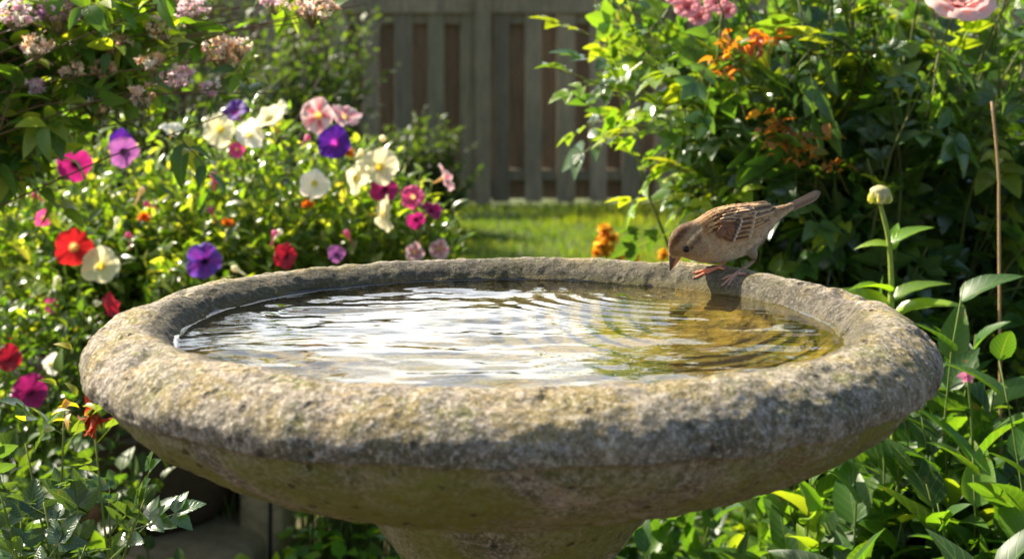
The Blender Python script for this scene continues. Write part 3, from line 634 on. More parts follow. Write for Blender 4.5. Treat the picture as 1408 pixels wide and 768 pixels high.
# vent fluff
n = 260; j2 = rng.integers(int(nv_ * .38), int(nv_ * .62), n); i2 = rng.integers(int(nu_ * .66), int(nu_ * .84), n)
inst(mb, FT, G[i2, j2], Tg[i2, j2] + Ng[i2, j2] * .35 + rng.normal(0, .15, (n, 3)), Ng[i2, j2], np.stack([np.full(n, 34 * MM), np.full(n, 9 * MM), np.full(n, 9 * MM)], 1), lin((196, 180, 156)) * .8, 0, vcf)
# tail: folded feathers, part of the body mesh
def feather(mb, a, b, w, side0, side1, cc, ce, layer=0., m=0, bend=0., hang=0.35, rows=10, tipc=None):
    """a,b root and tip in drawing units; w half width; a vaned plate with a rounded tip and a shaft"""
    a, b = np.array(a, float), np.array(b, float); dvec = b - a; Ln = np.linalg.norm(dvec); dvec /= Ln; nvec = np.array([-dvec[1], dvec[0]])
    vs_, cl = [], []
    for i in range(rows + 1):
        t = i / rows; ww = w * (min(1, .55 + t * 1.2)) * (math.sqrt(max(0, 1 - max(0, (t - .82) / .18) ** 2)) if t > .82 else 1)
        ctr = a + dvec * Ln * t + nvec * bend * math.sin(math.pi * t) * Ln
        for q in (-1, -.55, -.06, 0, .06, .55, 1):
            pos = ctr + nvec * ww * q
            if callable(side0): s_ = side0(pos[0], pos[1]) + layer + hang * 4 * (1 - q * q) + 3 * t
            else: s_ = side0 + (side1 - side0) * t + layer + 2.5 * (1 - q * q)
            vs_.append(bpt(pos[0], pos[1], s_)); e_ = abs(q)
            c = cc * (1 - e_ ** 1.6) + ce * e_ ** 1.6 if e_ > .1 else cc * 1.5
            if tipc is not None: k_ = max(0, (t - .78) / .22); c = c * (1 - k_) + tipc * k_
            cl.append(c)
    mb.add(np.array(vs_), grid_faces(rows + 1, 7), np.array(cl), m)
dk, ed, gb = lin((78, 60, 44)), lin((150, 124, 94)), lin((104, 84, 64))
for k in range(11):
    q = (k - 5) / 5.
    feather(mb, (765, 208 + 8 * q), (996 - 26 * q + 8 * (k % 2) - 18 * max(0, -q), 108 + 17 * q), 16, 8 * q, 26 * q, gb * (.85 + .1 * (k % 3)), lin((160, 138, 112)), 3 * (1 - abs(q)), bend=.015)
# thighs, legs and feet, joined to the body mesh
def leg(hip, knee, ankle, foot, toes, hind, rr_, colr, tuft):
    hipw = bpt(*hip); kn = bpt(*knee); an = bpt(*ankle)
    vtube(mb, [hipw, (hipw * .45 + kn * .55), kn], [38 * MM, 30 * MM, 14 * MM], tuft, 14)
    vtube(mb, [kn * .6 + hipw * .4, kn, an * .5 + kn * .5, foot + [0, 0, 7 * MM]], [11 * MM, 10.5 * MM, 8.8 * MM, 10 * MM], colr, 10, 1)
    for tpt in toes + [hind]:
        tpt = np.asarray(tpt); mdl = (foot + tpt) / 2 + np.array([0, 0, 5.5 * MM]); q1 = foot * .72 + tpt * .28 + np.array([0, 0, 4 * MM])
        vtube(mb, [foot + [0, 0, 6 * MM], q1, mdl, foot * .22 + tpt * .78 + [0, 0, 5 * MM], tpt + [0, 0, 3 * MM]], [8.6 * MM, 7.4 * MM, 8.4 * MM, 6.8 * MM, 5.8 * MM], colr, 9, 1)
        dd = unit(tpt - foot); vtube(mb, [tpt + [0, 0, 3.6 * MM], tpt + dd * 9 * MM + [0, 0, 5 * MM], tpt + dd * 19 * MM + [0, 0, -3 * MM]], [5.2 * MM, 4 * MM, 1 * MM], colr * .4, 7, 1)
def hitc(cx, cy, dft):
    h_ = hit(880 + cx / 4.043, 240 + cy / 4.043); return dft if h_ is None else h_
fN = hitc(538, 556, footN); fF = hitc(436, 520, footF)
skn, sko = lin((150, 112, 92)), lin((204, 124, 88))  # near leg coloured as if shaded, far leg orange as if sunlit
leg((600, 400, 60), (628, 452, 66), (596, 505, 60), fN, [hitc(455, 622, fN), hitc(492, 618, fN), hitc(458, 585, fN)], hitc(592, 556, fN), 1, skn, lin((170, 150, 124)) * .8)
leg((520, 420, -40), (500, 470, -50), (470, 495, -40), fF, [hitc(306, 548, fF), hitc(308, 575, fF), hitc(372, 552, fF)], hitc(470, 528, fF), 1, sko, lin((170, 150, 124)) * .8)
mb.build('body', [M_PLUM, M_SKIN], sparrow)
# bill: two mandibles
b = MB()
def bill(mb, pts, hw, hs, c0, c1):
    pts = np.array(pts, float); ts_ = np.linspace(0, len(pts) - 1, 16); p = catmull(pts, ts_); h_ = np.interp(ts_, np.arange(len(pts)), hw); s_ = np.interp(ts_, np.arange(len(pts)), hs)
    tn = unit(np.gradient(p, axis=0)); nn = np.stack([-tn[:, 1], tn[:, 0]], 1); ph_ = np.arange(16) / 16 * 2 * math.pi
    U = p[:, None, 0] + nn[:, None, 0] * h_[:, None] * np.cos(ph_); Vv = p[:, None, 1] + nn[:, None, 1] * h_[:, None] * np.cos(ph_); S_ = s_[:, None] * np.sin(ph_) * np.ones_like(U)
    cc = c0 + (c1 - c0) * np.linspace(0, 1, 16)[:, None]; mb.add(bptv(U.ravel(), Vv.ravel(), S_.ravel()), grid_faces(16, 16, True), np.repeat(cc, 16, 0))
    mb.f.append((np.arange(16) + mb.n - 16)[None]); mb.mi.append([0])
bill(b, [(186, 430), (181, 458), (176, 492), (170, 522), (167, 535)], [25, 22, 15, 7, 1.2], [26, 22, 15, 7, 1.2], lin((104, 80, 66)), lin((70, 50, 40)))
b.build('upper_bill', M_SKIN, sparrow)
b = MB(); bill(b, [(216, 440), (207, 464), (191, 496), (176, 524)], [22, 16, 10, 1.2], [22, 17, 11, 1.2], lin((190, 126, 92)), lin((200, 120, 84)))
b.build('lower_bill', M_SKIN, sparrow)
# eyes
def side_at(u, v):
    jn = slice(3, nv_ // 2 - 3); D = (bu[:, jn] - u) ** 2 + (bv[:, jn] - v) ** 2; k = np.unravel_index(np.argmin(D), D.shape); return abs(bs[:, jn][k])
for sg in (1, -1):
    es = side_at(246, 404); c = bpt(246, 404, sg * (es - 7)); b = MB()
    th = np.linspace(0, math.pi, 14); lathe(b, np.stack([np.sin(th) * 19 * MM, np.cos(th) * 19 * MM], 1), 20, (0, 0, 0), c); ey = b.build('eye', M_EYE, sparrow)
    b = MB(); a_ = np.linspace(0, 2 * math.pi, 24)
    ring = np.array([bpt(246 + 20 * math.cos(q), 404 + 17.5 * math.sin(q), sg * (es + 1.5 - 1.5 * math.cos(2 * q))) for q in a_]); vtube(b, ring, np.full(24, 2.4 * MM), lin((92, 74, 56)), 6, 0, 2); b.build('eyelid', M_SKIN, sparrow)
# wings
bandT = side_at
def wing(sg):
    wb = MB(); r = np.random.default_rng(8)
    def S(extra):
        def f(u, v):
            u2 = min(max(u, 330), 735); v2 = min(max(v, np.interp(u2, tp[:, 0], tp[:, 1]) + 14), np.interp(u2, bt[:, 0], bt[:, 1]) - 10)
            over = max(0, u - 690); return sg * (side_at(u2, v2) + extra - over * .35)
        return f
    def fe(a, b_, w_, lay, cc, ce, **k):
        f = S(lay); feather(wb, a, b_, w_, lambda u, v: f(u, v), 0, cc, ce, **dict(dict(hang=sg * .35), **k))
    # flight feathers, lowest first
    for k in range(4): q = k / 3; fe((560 + 10 * q, 322 - 8 * q), (772 - 22 * (1 - q) - 40 * (1 - q) ** 2, 186 + 52 * (1 - q) ** 1.2), 17, 4 + k * 1.2, lin((48, 33, 23)), lin((206, 170, 124)), bend=-.05)
    for k in range(4): q = k / 3; fe((560 + 15 * q, 300 - 62 * q), (722 + 26 * q, 232 - 52 * q), 20, 9 + k * 1.6, lin((46, 30, 20)), lin((222, 180, 128)), bend=-.04)
    for k in range(2): q = k; fe((585, 226 - 30 * q), (744 - 16 * q, 186 - 16 * q), 21, 16 + k * 2, lin((48, 32, 22)), lin((230, 190, 138)), bend=-.03)
    # greater coverts
    for k in range(6): q = k / 5; fe((498 + 26 * q, 342 - 120 * q), (598 + 36 * q, 322 - 124 * q), 17, 15 + k * 1.2, lin((58, 36, 22)), lin((214, 166, 112)), tipc=lin((226, 196, 152)), bend=-.03, rows=8)
    # median coverts with the pale bar
    for k in range(6): q = k / 5; fe((448 + 40 * q, 328 - 92 * q), (508 + 42 * q, 344 - 100 * q), 15, 20 + k * .8, lin((52, 32, 20)), lin((120, 84, 54)), tipc=lin((250, 236, 208)), rows=7)
    # lesser coverts: chestnut shoulder
    for k in range(34):
        a_ = r.uniform(0, 1); l = r.uniform(0, 1); u0 = 396 + 62 * l + 26 * a_; v0 = 322 - 76 * a_ + 8 * l
        fe((u0, v0), (u0 + 34, v0 + 8 - 8 * a_), 11, 20 + 3 * l * 1.2, lin((104, 66, 42)) * r.uniform(.6, 1.3), lin((134, 94, 62)), rows=5)
    # scapulars covering the wing's upper edge
    for k in range(18):
        a_ = r.uniform(0, 1); u0 = 425 + 140 * a_; v0 = 236 - 46 * a_ + r.uniform(-16, 12)
        fe((u0, v0), (u0 + 62, v0 - 4 + 3 * r.normal()), 10, 22 + r.uniform(0, 4), lin((58, 38, 24)) * r.uniform(.8, 1.15), lin((226, 184, 134)), rows=6)
    o = wb.build('wing', M_PLUM, sparrow); md = o.modifiers.new('thickness', 'SOLIDIFY'); md.thickness = .00025; return o
wing(1); wing(-1)

# ------------------------------------------------------------------ flowers
def petunia(mb, c, face, R, kind, rng, roll=None):
    """trumpet flower, opening towards 'face'"""
    face = unit(np.asarray(face, float)); ref = np.array([0, 0, 1.]) if abs(face[2]) < .9 else np.array([1., 0, 0])
    A = unit(np.cross(ref, face)); B = np.cross(face, A); nphi = 50; ss_ = np.concatenate([np.linspace(0, .3, 5), np.linspace(.38, 1, 13)])
    ph_ = np.arange(nphi) / nphi * 2 * math.pi + (rng.uniform(0, 6.28) if roll is None else roll)
    rad = np.interp(ss_, [0, .15, .3, .42, .6, .8, 1], [.04, .07, .13, .30, .58, .84, 1.0]); ax = np.interp(ss_, [0, .15, .3, .42, .6, .8, 1], [-1.05, -.7, -.34, -.16, -.06, 0, -.04])
    lobe = 1 + .085 * (np.abs(np.cos(2.5 * ph_)) ** .7 - .6); r1, r2 = rng.uniform(0, 6.28, 2)
    ruf = .075 * np.sin(5 * ph_ + r1) + .05 * np.sin(11 * ph_ + r2) + .09 * np.sin(2 * ph_ + r2)
    RR = rad[:, None] * (1 + (lobe[None] - 1) * ss_[:, None] ** 2 * 1.6) * (1 + .05 * np.sin(3 * ph_ + r2) * ss_[:, None]) * R
    AX = (ax[:, None] + ruf[None] * (ss_[:, None] ** 3) * 1.3) * R
    V_ = np.asarray(c) + RR[..., None] * (A * np.cos(ph_)[:, None] + B * np.sin(ph_)[:, None])[None] + AX[..., None] * face
    edge, mid_, thr, star = kind; t = np.clip((rad - .16) / .84, 0, 1)[:, None, None]; edge, mid_, thr = lin(edge), lin(mid_), lin(thr)
    cc = mid_ * (1 - t) + edge * t; cc = np.broadcast_to(cc, RR.shape + (3,)).copy()
    if star is not None:
        sk = (np.abs(np.cos(2.5 * ph_)) ** 2.2)[None, :, None] * np.clip(1.25 - t, 0, 1) * (t > .05); cc = cc * (1 - sk) + lin(star) * sk
    vein = (.5 + .5 * np.cos(15 * ph_)) ** 4; cc = cc * (1 - .25 * vein[None, :, None] * (1 - t))
    k_ = np.clip((.30 - rad) / .14, 0, 1)[:, None, None]; cc = cc * (1 - k_) + thr * k_
    cc = cc * rng.uniform(.88, 1.0); g_ = cc.mean(-1, keepdims=True); cc = cc * .92 + g_ * .08
    mb.add(V_.reshape(-1, 3), grid_faces(len(ss_), nphi, True), cc.reshape(-1, 3))
MAG = ((178, 12, 118), (150, 5, 92), (60, 2, 40), None); RED = ((206, 16, 22), (180, 8, 16), (225, 190, 110), None)
CREAM = ((242, 238, 196), (238, 230, 160), (205, 180, 30), None); VIO = ((112, 72, 196), (96, 24, 160), (24, 4, 48), (150, 30, 170))
DVIO = ((74, 22, 150), (92, 14, 140), (190, 40, 180), None); STAR = ((240, 214, 210), (226, 170, 170), (230, 190, 90), (198, 16, 60))
PINK = ((232, 78, 150), (214, 40, 120), (240, 200, 120), None); PWH = ((244, 216, 220), (236, 190, 180), (236, 200, 110), (214, 60, 130))
WHT = ((246, 246, 232), (240, 240, 214), (214, 206, 90), None); MAUVE = ((168, 96, 168), (140, 70, 150), (80, 30, 90), None); CRIM = ((190, 12, 48), (160, 6, 40), (80, 4, 20), None)

def palette(rng, n, cols, w, jit=.16):
    cols = np.array([lin(c) for c in cols]); k = rng.choice(len(cols), n, p=np.array(w) / sum(w)); return cols[k] * rng.uniform(1 - jit * 1.6, 1 + jit * 1.6, (n, 1)) * (1 + rng.normal(0, .05, (n, 3)))
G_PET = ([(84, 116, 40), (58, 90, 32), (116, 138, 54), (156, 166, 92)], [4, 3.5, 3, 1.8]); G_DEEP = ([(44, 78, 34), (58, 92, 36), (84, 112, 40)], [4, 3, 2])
G_ROSE = ([(44, 80, 48), (58, 98, 48), (84, 118, 44), (124, 142, 48)], [4, 4, 2.2, 1.3]); G_HERB = ([(58, 100, 38), (44, 84, 38), (86, 124, 40), (124, 148, 50)], [4, 3.5, 2.4, 1])

def plant(name, label, cat, base, tips, rng, nl=18, lt=LEAF, size=.03, pal=G_PET, t0=.35, arch=.15, r0=.003, stemc=(98, 110, 50), lm=None, group=None, ang=(40, 75), up=.7, jit=.35, bspread=.05, basepts=None, wob=.02, sfall=.35, twigs=0, twl=.12, flat=None):
    base = np.asarray(base, float); tips = np.asarray(tips, float); n = len(tips)
    root = thing(name, label, cat, base, group)
    B = base + np.concatenate([rng.normal(0, bspread, (n, 2)), np.zeros((n, 1))], 1) if basepts is None else basepts
    PL = polylines(rng, B, tips, arch, 9, wob)
    sm_ = MB(); tubes(sm_, PL, r0, r0 * .3, lin(stemc) * rng.uniform(.8, 1.2, (n, 1)), 5)
    lines = PL
    if twigs:
        q = rng.uniform(t0, .98, (n, twigs)); u = q * 8; i = np.floor(u).astype(int); f = (u - i)[..., None]; r = np.arange(n)[:, None]
        S0 = (PL[r, i] * (1 - f) + PL[r, np.minimum(i + 1, 8)] * f).reshape(-1, 3); dr = unit(rng.normal(0, 1, S0.shape) + [0, 0, .35]) ; E0 = S0 + dr * twl * rng.uniform(.5, 1.2, (len(S0), 1))
        TL = polylines(rng, S0, E0, .12, 9, .02); tubes(sm_, TL, r0 * .5, r0 * .2, lin(stemc), 4); lines = np.concatenate([TL, PL])
    sm_.build('stems', M_STEM, root)
    P, X, N, t = leaves_on(rng, lines, nl, t0 if not twigs else .12, ang, jit, up)
    k = P[:, 2] > .01; P, X, N, t = P[k], X[k], N[k], t[k]
    S = size * rng.uniform(.6, 1.25, len(P)) * (1 - sfall * t); C = palette(rng, len(P), *pal)
    lb = MB(); inst(lb, lt, P, X, N, S, C); lb.build('foliage', lm or M_LEAF, root)
    return root
def dome(rng, c, rad, n, zmin=-.2, inner=.55):
    d = unit(rng.normal(0, 1, (n * 3, 3))); d = d[d[:, 2] > zmin][:n]; return np.asarray(c) + d * np.asarray(rad) * rng.uniform(inner, 1.05, (len(d), 1))

# petunia bushes behind and left of the bath
rng = np.random.default_rng(21)
PD = {}
def pet_bush(key, label, px, py, d, rad, n, base=None, **k):
    c = at(px, py, d); b_ = np.array([c[0], c[1], 0.]) if base is None else np.asarray(base)
    PD[key] = plant('petunia_plant', label, 'flowering plant', b_, dome(rng, c, rad, n), rng, group='petunias beside the bird bath', lm=M_SMALL, **dict(dict(nl=15, size=.058, lt=LEAF_S, t0=.42, arch=.10, r0=.0022), **k))
potc = at(185, 700, 3.2); potc[2] = 0
PT = np.array([potc[0], potc[1], .40])
pet_bush('pot', 'petunia spilling from the dark pot with red, cream and violet flowers near the rim', 190, 400, 3.1, (.46, .30, .24), 240, PT, bspread=.09)
pet_bush('mid', 'tall petunia with big cream flowers level with the fence foot, behind the left rim', 340, 270, 3.25, (.28, .28, .26), 210)
pet_bush('right', 'petunia nearest the lawn with cream and dark violet flowers above the back rim', 480, 295, 3.2, (.20, .24, .20), 170)
pet_bush('edge', 'small petunia at the lawn edge with pink and magenta trumpets', 575, 325, 3.15, (.10, .12, .135), 46)
pet_bush('left', 'petunia under the overhanging shrub with a deep magenta flower at far left', 80, 290, 3.3, (.36, .26, .26), 210)
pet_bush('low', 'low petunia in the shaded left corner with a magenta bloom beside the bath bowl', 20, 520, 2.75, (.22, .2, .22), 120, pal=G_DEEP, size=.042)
FL = [('left', 103, 228, 27, MAG, (.15, -1, .1), 2.9), ('pot', 101, 340, 29, RED, (-.2, -.9, .55), 2.75), ('pot', 138, 364, 29, CREAM, (.25, -1, .15), 2.74), ('pot', 280, 358, 28, VIO, (0, -1, .12), 2.75),
      ('pot', 391, 352, 20, CRIM, (-.9, -.7, .2), 2.75), ('pot', 157, 424, 27, CRIM, (.4, -.6, .8), 2.7), ('low', 41, 537, 27, MAG, (.2, -1, .1), 2.5), ('low', 72, 500, 17, WHT, (.9, -.5, .2), 2.55), ('low', 10, 492, 22, CRIM, (.5, -.8, .1), 2.55),
      ('left', 36, 182, 23, MAUVE, (-.7, -.7, .3), 2.95), ('left', 170, 209, 24, MAUVE, (.9, -.3, -.2), 2.9), ('left', 166, 192, 18, DVIO, (.2, -1, .4), 2.98), ('left', 9, 140, 20, PINK, (.1, -1, .3), 2.9), ('left', 22, 256, 17, PINK, (-.4, -.8, .4), 2.9),
      ('right', 459, 196, 26, DVIO, (.1, -1, .25), 2.92), ('right', 435, 159, 28, STAR, (-.1, -.9, .5), 3.0), ('right', 476, 157, 24, PWH, (.85, -.5, .35), 3.05), ('mid', 322, 152, 22, DVIO, (-.1, -.8, .6), 3.1),
      ('mid', 368, 160, 33, CREAM, (.1, -.6, .8), 3.0), ('mid', 300, 178, 27, CREAM, (-.4, -.8, .4), 2.97), ('mid', 345, 184, 24, WHT, (.3, -.9, .2), 2.96), ('mid', 325, 206, 13, PINK, (0, -1, .1), 2.95), ('mid', 238, 178, 20, WHT, (0, -1, .4), 3.0),
      ('right', 522, 228, 29, CREAM, (.5, -.8, .45), 2.97), ('right', 492, 246, 25, CREAM, (-.2, -.9, .3), 2.93), ('right', 432, 254, 24, WHT, (.3, -.9, .0), 2.93), ('right', 530, 294, 28, CREAM, (.75, -.6, .3), 2.95), ('right', 528, 259, 22, MAG, (.6, -.6, .5), 3.0),
      ('edge', 567, 270, 19, PINK, (-.2, -.9, .4), 3.02), ('edge', 572, 303, 15, MAG, (.3, -1, .1), 3.0), ('edge', 594, 288, 17, MAG, (.8, -.5, .4), 3.05), ('edge', 614, 243, 23, PWH, (.75, -.6, .4), 3.1), ('edge', 571, 346, 15, PWH, (0, -.9, .5), 3.0), ('edge', 604, 343, 16, PWH, (.3, -.9, .4), 3.02),
      ('pot', 462, 348, 14, MAUVE, (.3, -1, .2), 2.9), ('pot', 70, 420, 13, PINK, (0, -1, .3), 2.8), ('left', 60, 300, 14, PINK, (.2, -1, .2), 2.95)]
FN = {MAG: 'magenta', RED: 'red', CREAM: 'cream', VIO: 'violet with a dark throat', CRIM: 'crimson', WHT: 'white', MAUVE: 'mauve', DVIO: 'dark violet', PINK: 'pink', PWH: 'pink and white', STAR: 'white with a red star'}
for key, px, py, rp, kind, face, d in FL:
    c = at(px, py, d); m_ = MB(); face = np.array(face, float) + rng.normal(0, .38, 3) - [0, .15, 0]; petunia(m_, c, face, rp * .87 / F * d, kind, rng); o = m_.build('flower', M_PETAL, PD[key]); o['label'] = FN[kind] + ' trumpet flower'
    m_ = MB(); bk = c - unit(np.array(face, float)) * rp / F * d * 1.0
    st = bk + np.array([rng.normal(0, .02), .06, -.10]); vtube(m_, [st, st * .4 + bk * .6 + [0, 0, -.01], bk], [.0014, .0014, .003], lin((120, 138, 60)), 6); m_.build('flower_stalk', M_STEM, PD[key])
# buds and half-open pale blooms, added to stand in for cream highlights
for key, (x0_, x1_, y0_, y1_, dd_), n_ in (('mid', (250, 430, 150, 330, 3.0), 5), ('right', (420, 560, 170, 330, 2.98), 5), ('left', (10, 230, 170, 330, 2.92), 5), ('pot', (40, 420, 290, 420, 2.78), 6)):
    for q in range(n_):
        c = at(rng.uniform(x0_, x1_), rng.uniform(y0_, y1_), dd_); f_ = unit(rng.normal(0, .6, 3) + [0, -.3, .8]); m_ = MB(); L_ = rng.uniform(.022, .034)
        col_ = lin([(240, 236, 200), (232, 214, 170), (214, 120, 160), (236, 240, 214)][rng.integers(0, 4)])
        vtube(m_, [c - f_ * L_, c - f_ * L_ * .3, c + f_ * L_ * .15, c + f_ * L_ * .35], [.0012, .0026, .0075, .0030], col_, 7, 0, 3); o = m_.build('bud', M_PETAL, PD[key])
# small orange blooms
for px, py in ((424, 282), (313, 308), (12, 470), (480, 212), (198, 300)):
    m_ = MB(); c = at(px, py, 2.93); n = 26; dd = unit(rng.normal(0, 1, (n, 3)) * [1, .8, .6] + [0, -.4, .6]); inst(m_, leaf_t(.6, 3, .3, .1), np.repeat(c[None], n, 0), dd, unit(dd + rng.normal(0, .6, dd.shape)), .016, palette(rng, n, [(226, 120, 20), (236, 160, 40), (190, 110, 40)], [3, 2, 1]))
    o = m_.build('faded_flower', M_PETAL, PD['right' if px > 400 else 'pot']); o['label'] = 'withered orange bloom'

# pot
M_POT = col_mat('dark_glaze', .38, .5, 40, .3, .15, .002, (.012, .010, .008))
pot = thing('flower_pot', 'large dark brown glazed pot standing on stones in the left shade', 'pot', (potc[0], potc[1], .06))
m_ = MB(); pr = [(.19, .105), (.205, .095), (.235, .14), (.262, .22), (.278, .32), (.280, .40), (.272, .44), (.270, .45), (.288, .455), (.295, .465), (.295, .485), (.288, .495), (.268, .495), (.262, .485), (.262, .42), (.0005, .42)]
pr = [(r_ * .97, z_ * 1.0) for r_, z_ in pr]; lathe(m_, [(.0005, .10)] + pr[1:], 96, lin((88, 70, 56)), (potc[0], potc[1], 0)); m_.build('vessel', M_POT, pot)
m_ = MB(); lathe(m_, [(.262 * .97, .31), (.273, .312), (.273, .326), (.262, .328)], 96, lin((98, 78, 62)), (potc[0], potc[1], 0)); m_.build('moulded_band', M_POT, pot)
# stones under and behind the pot
def stone(label, x, y, z, sx, sy, sz, seed, col=(172, 152, 122)):
    r = np.random.default_rng(seed); n = 14; g = np.linspace(-1, 1, n); V_, Fq = [], []; m_ = MB()
    for ax_ in range(3):
        for sg in (-1, 1):
            A_, B_ = np.meshgrid(g, g, indexing='ij'); q = np.zeros((n, n, 3)); q[..., ax_] = sg; q[..., (ax_ + 1) % 3] = A_; q[..., (ax_ + 2) % 3] = B_
            q = q.reshape(-1, 3); L_ = (np.abs(q) ** 7).sum(1, keepdims=True) ** (1 / 7.); q = q / L_ * [sx, sy, sz]
            q = q + unit(q) * (fbm(q + seed, 9, 4, seed)[:, None] * .010); q = q + [x, y, z]
            f = grid_faces(n, n); m_.add(q, f if sg > 0 else f[:, ::-1], lin(col) * (1 + .15 * fbm(q, 14, 3, seed)[:, None]) * .8)
    o = m_.build('edging_stone', M_BLOCK); return tag(o, label, 'stone', 'edging stones round the pot')
stone('rounded tan stone block below the front of the dark pot', -.685, 1.72, .035, .15, .09, .07, 3)
stone('pale sunlit stone beside the thin black stake', -.545, 1.99, .10, .05, .10, .11, 4, (204, 176, 140))
stone('shaded stone block under the left front of the dark pot', -1.0, 1.74, .035, .13, .09, .065, 5)
stone('flat tan slab carrying the dark pot', -.845, 2.0, .03, .31, .26, .068, 9)
stone('stone hidden behind the dark pot in the bed', -.95, 2.24, .04, .12, .09, .06, 6)
# black garden stake
m_ = MB(); p = at(371, 700, 2.95); vtube(m_, [(p[0], p[1], -.05), (p[0] + .002, p[1], .3), (p[0] + .004, p[1], .62)], [.0045, .0045, .004], lin((22, 20, 18)), 8)
tag(m_.build('garden_stake', simple('black_metal', (.012, .011, .010), .45)), 'thin black metal stake standing in the bed beside the pale stone', 'stake')

# overhanging shrub, upper left
rng = np.random.default_rng(33)
def pxtips(rng, n, x0, x1, y0, y1, d0, d1): return atv(rng.uniform(x0, x1, n), rng.uniform(y0, y1, n), rng.uniform(d0, d1, n))
b_ = np.array([-1.55, .95, 0.])
tips = np.concatenate([pxtips(rng, 40, -120, 200, -50, 195, 2.0, 2.5), pxtips(rng, 38, 60, 340, -50, 130, 2.0, 2.5), pxtips(rng, 14, 280, 420, -40, 70, 2.05, 2.4), pxtips(rng, 8, -300, -80, 0, 200, 1.9, 2.3), pxtips(rng, 7, -200, 240, -300, -50, 2.2, 2.7),
        [at(395, 128, 2.1), at(505, 5, 2.15), at(330, 150, 2.1), at(430, 15, 2.2), at(470, -20, 2.2), at(255, 150, 2.1)]])
shrub = plant('flowering_shrub', 'arching shrub with clustered pale pink flowers reaching in over the upper left', 'shrub', b_, tips, rng, nl=9, lt=leaf_t(.44, 7, .14, .35, base=.3), size=.066, pal=([(66, 104, 38), (96, 130, 42), (138, 156, 56), (50, 84, 38)], [3, 3, 2.5, 2]), t0=.32, arch=.30, r0=.0032, stemc=(118, 94, 62), twigs=6, twl=.14, lm=M_LEAF, bspread=.08)
FLOR = (lambda: (np.concatenate([[(0, 0, -.5)], [(.5 * math.cos(a_) * (1 if i % 2 == 0 else .45), .5 * math.sin(a_) * (1 if i % 2 == 0 else .45), 0.1 if i % 2 == 0 else -.05) for i, a_ in enumerate(np.arange(10) / 10 * 2 * math.pi)]]), np.array([[0, 1 + i, 1 + (i + 1) % 10] for i in range(10)]), np.zeros((11, 2))))()
def cluster(root, c, R, n, cols, w, sz, name='flower_cluster', label=None, flat=.7):
    m_ = MB(); d = unit(rng.normal(0, 1, (n, 3))); P = c + d * R * [1, 1, flat] * rng.uniform(.5, 1, (n, 1))
    inst(m_, FLOR, P, unit(np.cross(d, rng.normal(0, 1, d.shape))), unit(d + rng.normal(0, .35, d.shape)), sz * rng.uniform(.6, 1.2, n), palette(rng, n, cols, w))
    m = n // 2; tubes(m_, np.stack([np.repeat((c + [0, 0, -R])[None], m, 0), P[:m]], 1), .0007, .0005, lin((140, 130, 80)), 3)
    o = m_.build(name, M_PETAL, root)
    if label: o['label'] = label
for px, py, R, kind in ((82, 12, .040, 0), (225, 36, .030, 1), (304, 68, .034, 1), (246, 104, .026, 2), (262, 8, .030, 2), (430, 6, .036, 1), (50, 60, .026, 1), (160, 60, .026, 1), (50, 118, .02, 2), (142, 96, .024, 1), (210, 85, .024, 1), (330, 62, .022, 1), (20, 15, .03, 2), (135, 145, .022, 1), (100, 95, .02, 1), (378, -4, .026, 2), (195, 130, .024, 1), (290, 120, .018, 2)):
    cols = [([(226, 180, 226), (180, 110, 200), (248, 228, 240)], [3, 2, 2]), ([(244, 220, 196), (224, 184, 150), (250, 240, 222), (196, 158, 104)], [3, 2, 2, 1]), ([(238, 212, 220), (226, 182, 198), (245, 236, 232)], [3, 2, 2])][kind]
    cluster(shrub, at(px, py, rng.uniform(1.98, 2.1)), R, int(60 * (R / .03) ** 2), *cols, .012, label=('lilac', 'beige budded', 'pale pink')[kind] + ' flower cluster')

# foliage mass behind the left side and the climber against the fence
rng = np.random.default_rng(41)
def bush(name, label, c, rad, n, size, pal, lt=LEAF, nl=20, group=None, lm=None, **k):
    c = np.asarray(c, float); return plant(name, label, 'shrub', (c[0], c[1], 0), dome(rng, c, rad, n, -.75, .45), rng, nl=nl, lt=lt, size=size, pal=pal, t0=.3, arch=.06, r0=.006, stemc=(70, 58, 40), group=group, lm=lm or M_LEAF, bspread=.12, **k)
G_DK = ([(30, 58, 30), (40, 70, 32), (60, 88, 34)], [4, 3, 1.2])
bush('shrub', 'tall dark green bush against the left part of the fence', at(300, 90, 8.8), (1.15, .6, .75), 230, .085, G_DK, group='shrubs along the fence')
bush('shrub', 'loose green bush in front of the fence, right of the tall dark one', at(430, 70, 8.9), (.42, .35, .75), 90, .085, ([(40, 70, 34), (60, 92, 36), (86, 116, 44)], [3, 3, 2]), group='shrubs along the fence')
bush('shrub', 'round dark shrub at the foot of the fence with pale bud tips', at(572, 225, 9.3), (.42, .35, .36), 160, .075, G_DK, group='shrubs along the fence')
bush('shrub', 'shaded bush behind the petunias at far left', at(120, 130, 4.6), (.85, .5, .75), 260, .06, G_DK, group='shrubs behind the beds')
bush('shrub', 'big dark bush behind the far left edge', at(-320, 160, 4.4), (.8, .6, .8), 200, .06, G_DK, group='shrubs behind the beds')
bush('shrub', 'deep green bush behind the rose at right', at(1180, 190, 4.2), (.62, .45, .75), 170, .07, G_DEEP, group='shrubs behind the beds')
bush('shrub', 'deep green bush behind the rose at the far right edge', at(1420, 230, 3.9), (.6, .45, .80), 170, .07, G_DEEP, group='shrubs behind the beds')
bush('shrub', 'dark bush at the fence behind the right side of the rose', at(1150, 120, 8.6), (.80, .5, .8), 200, .08, G_DK, group='shrubs along the fence')

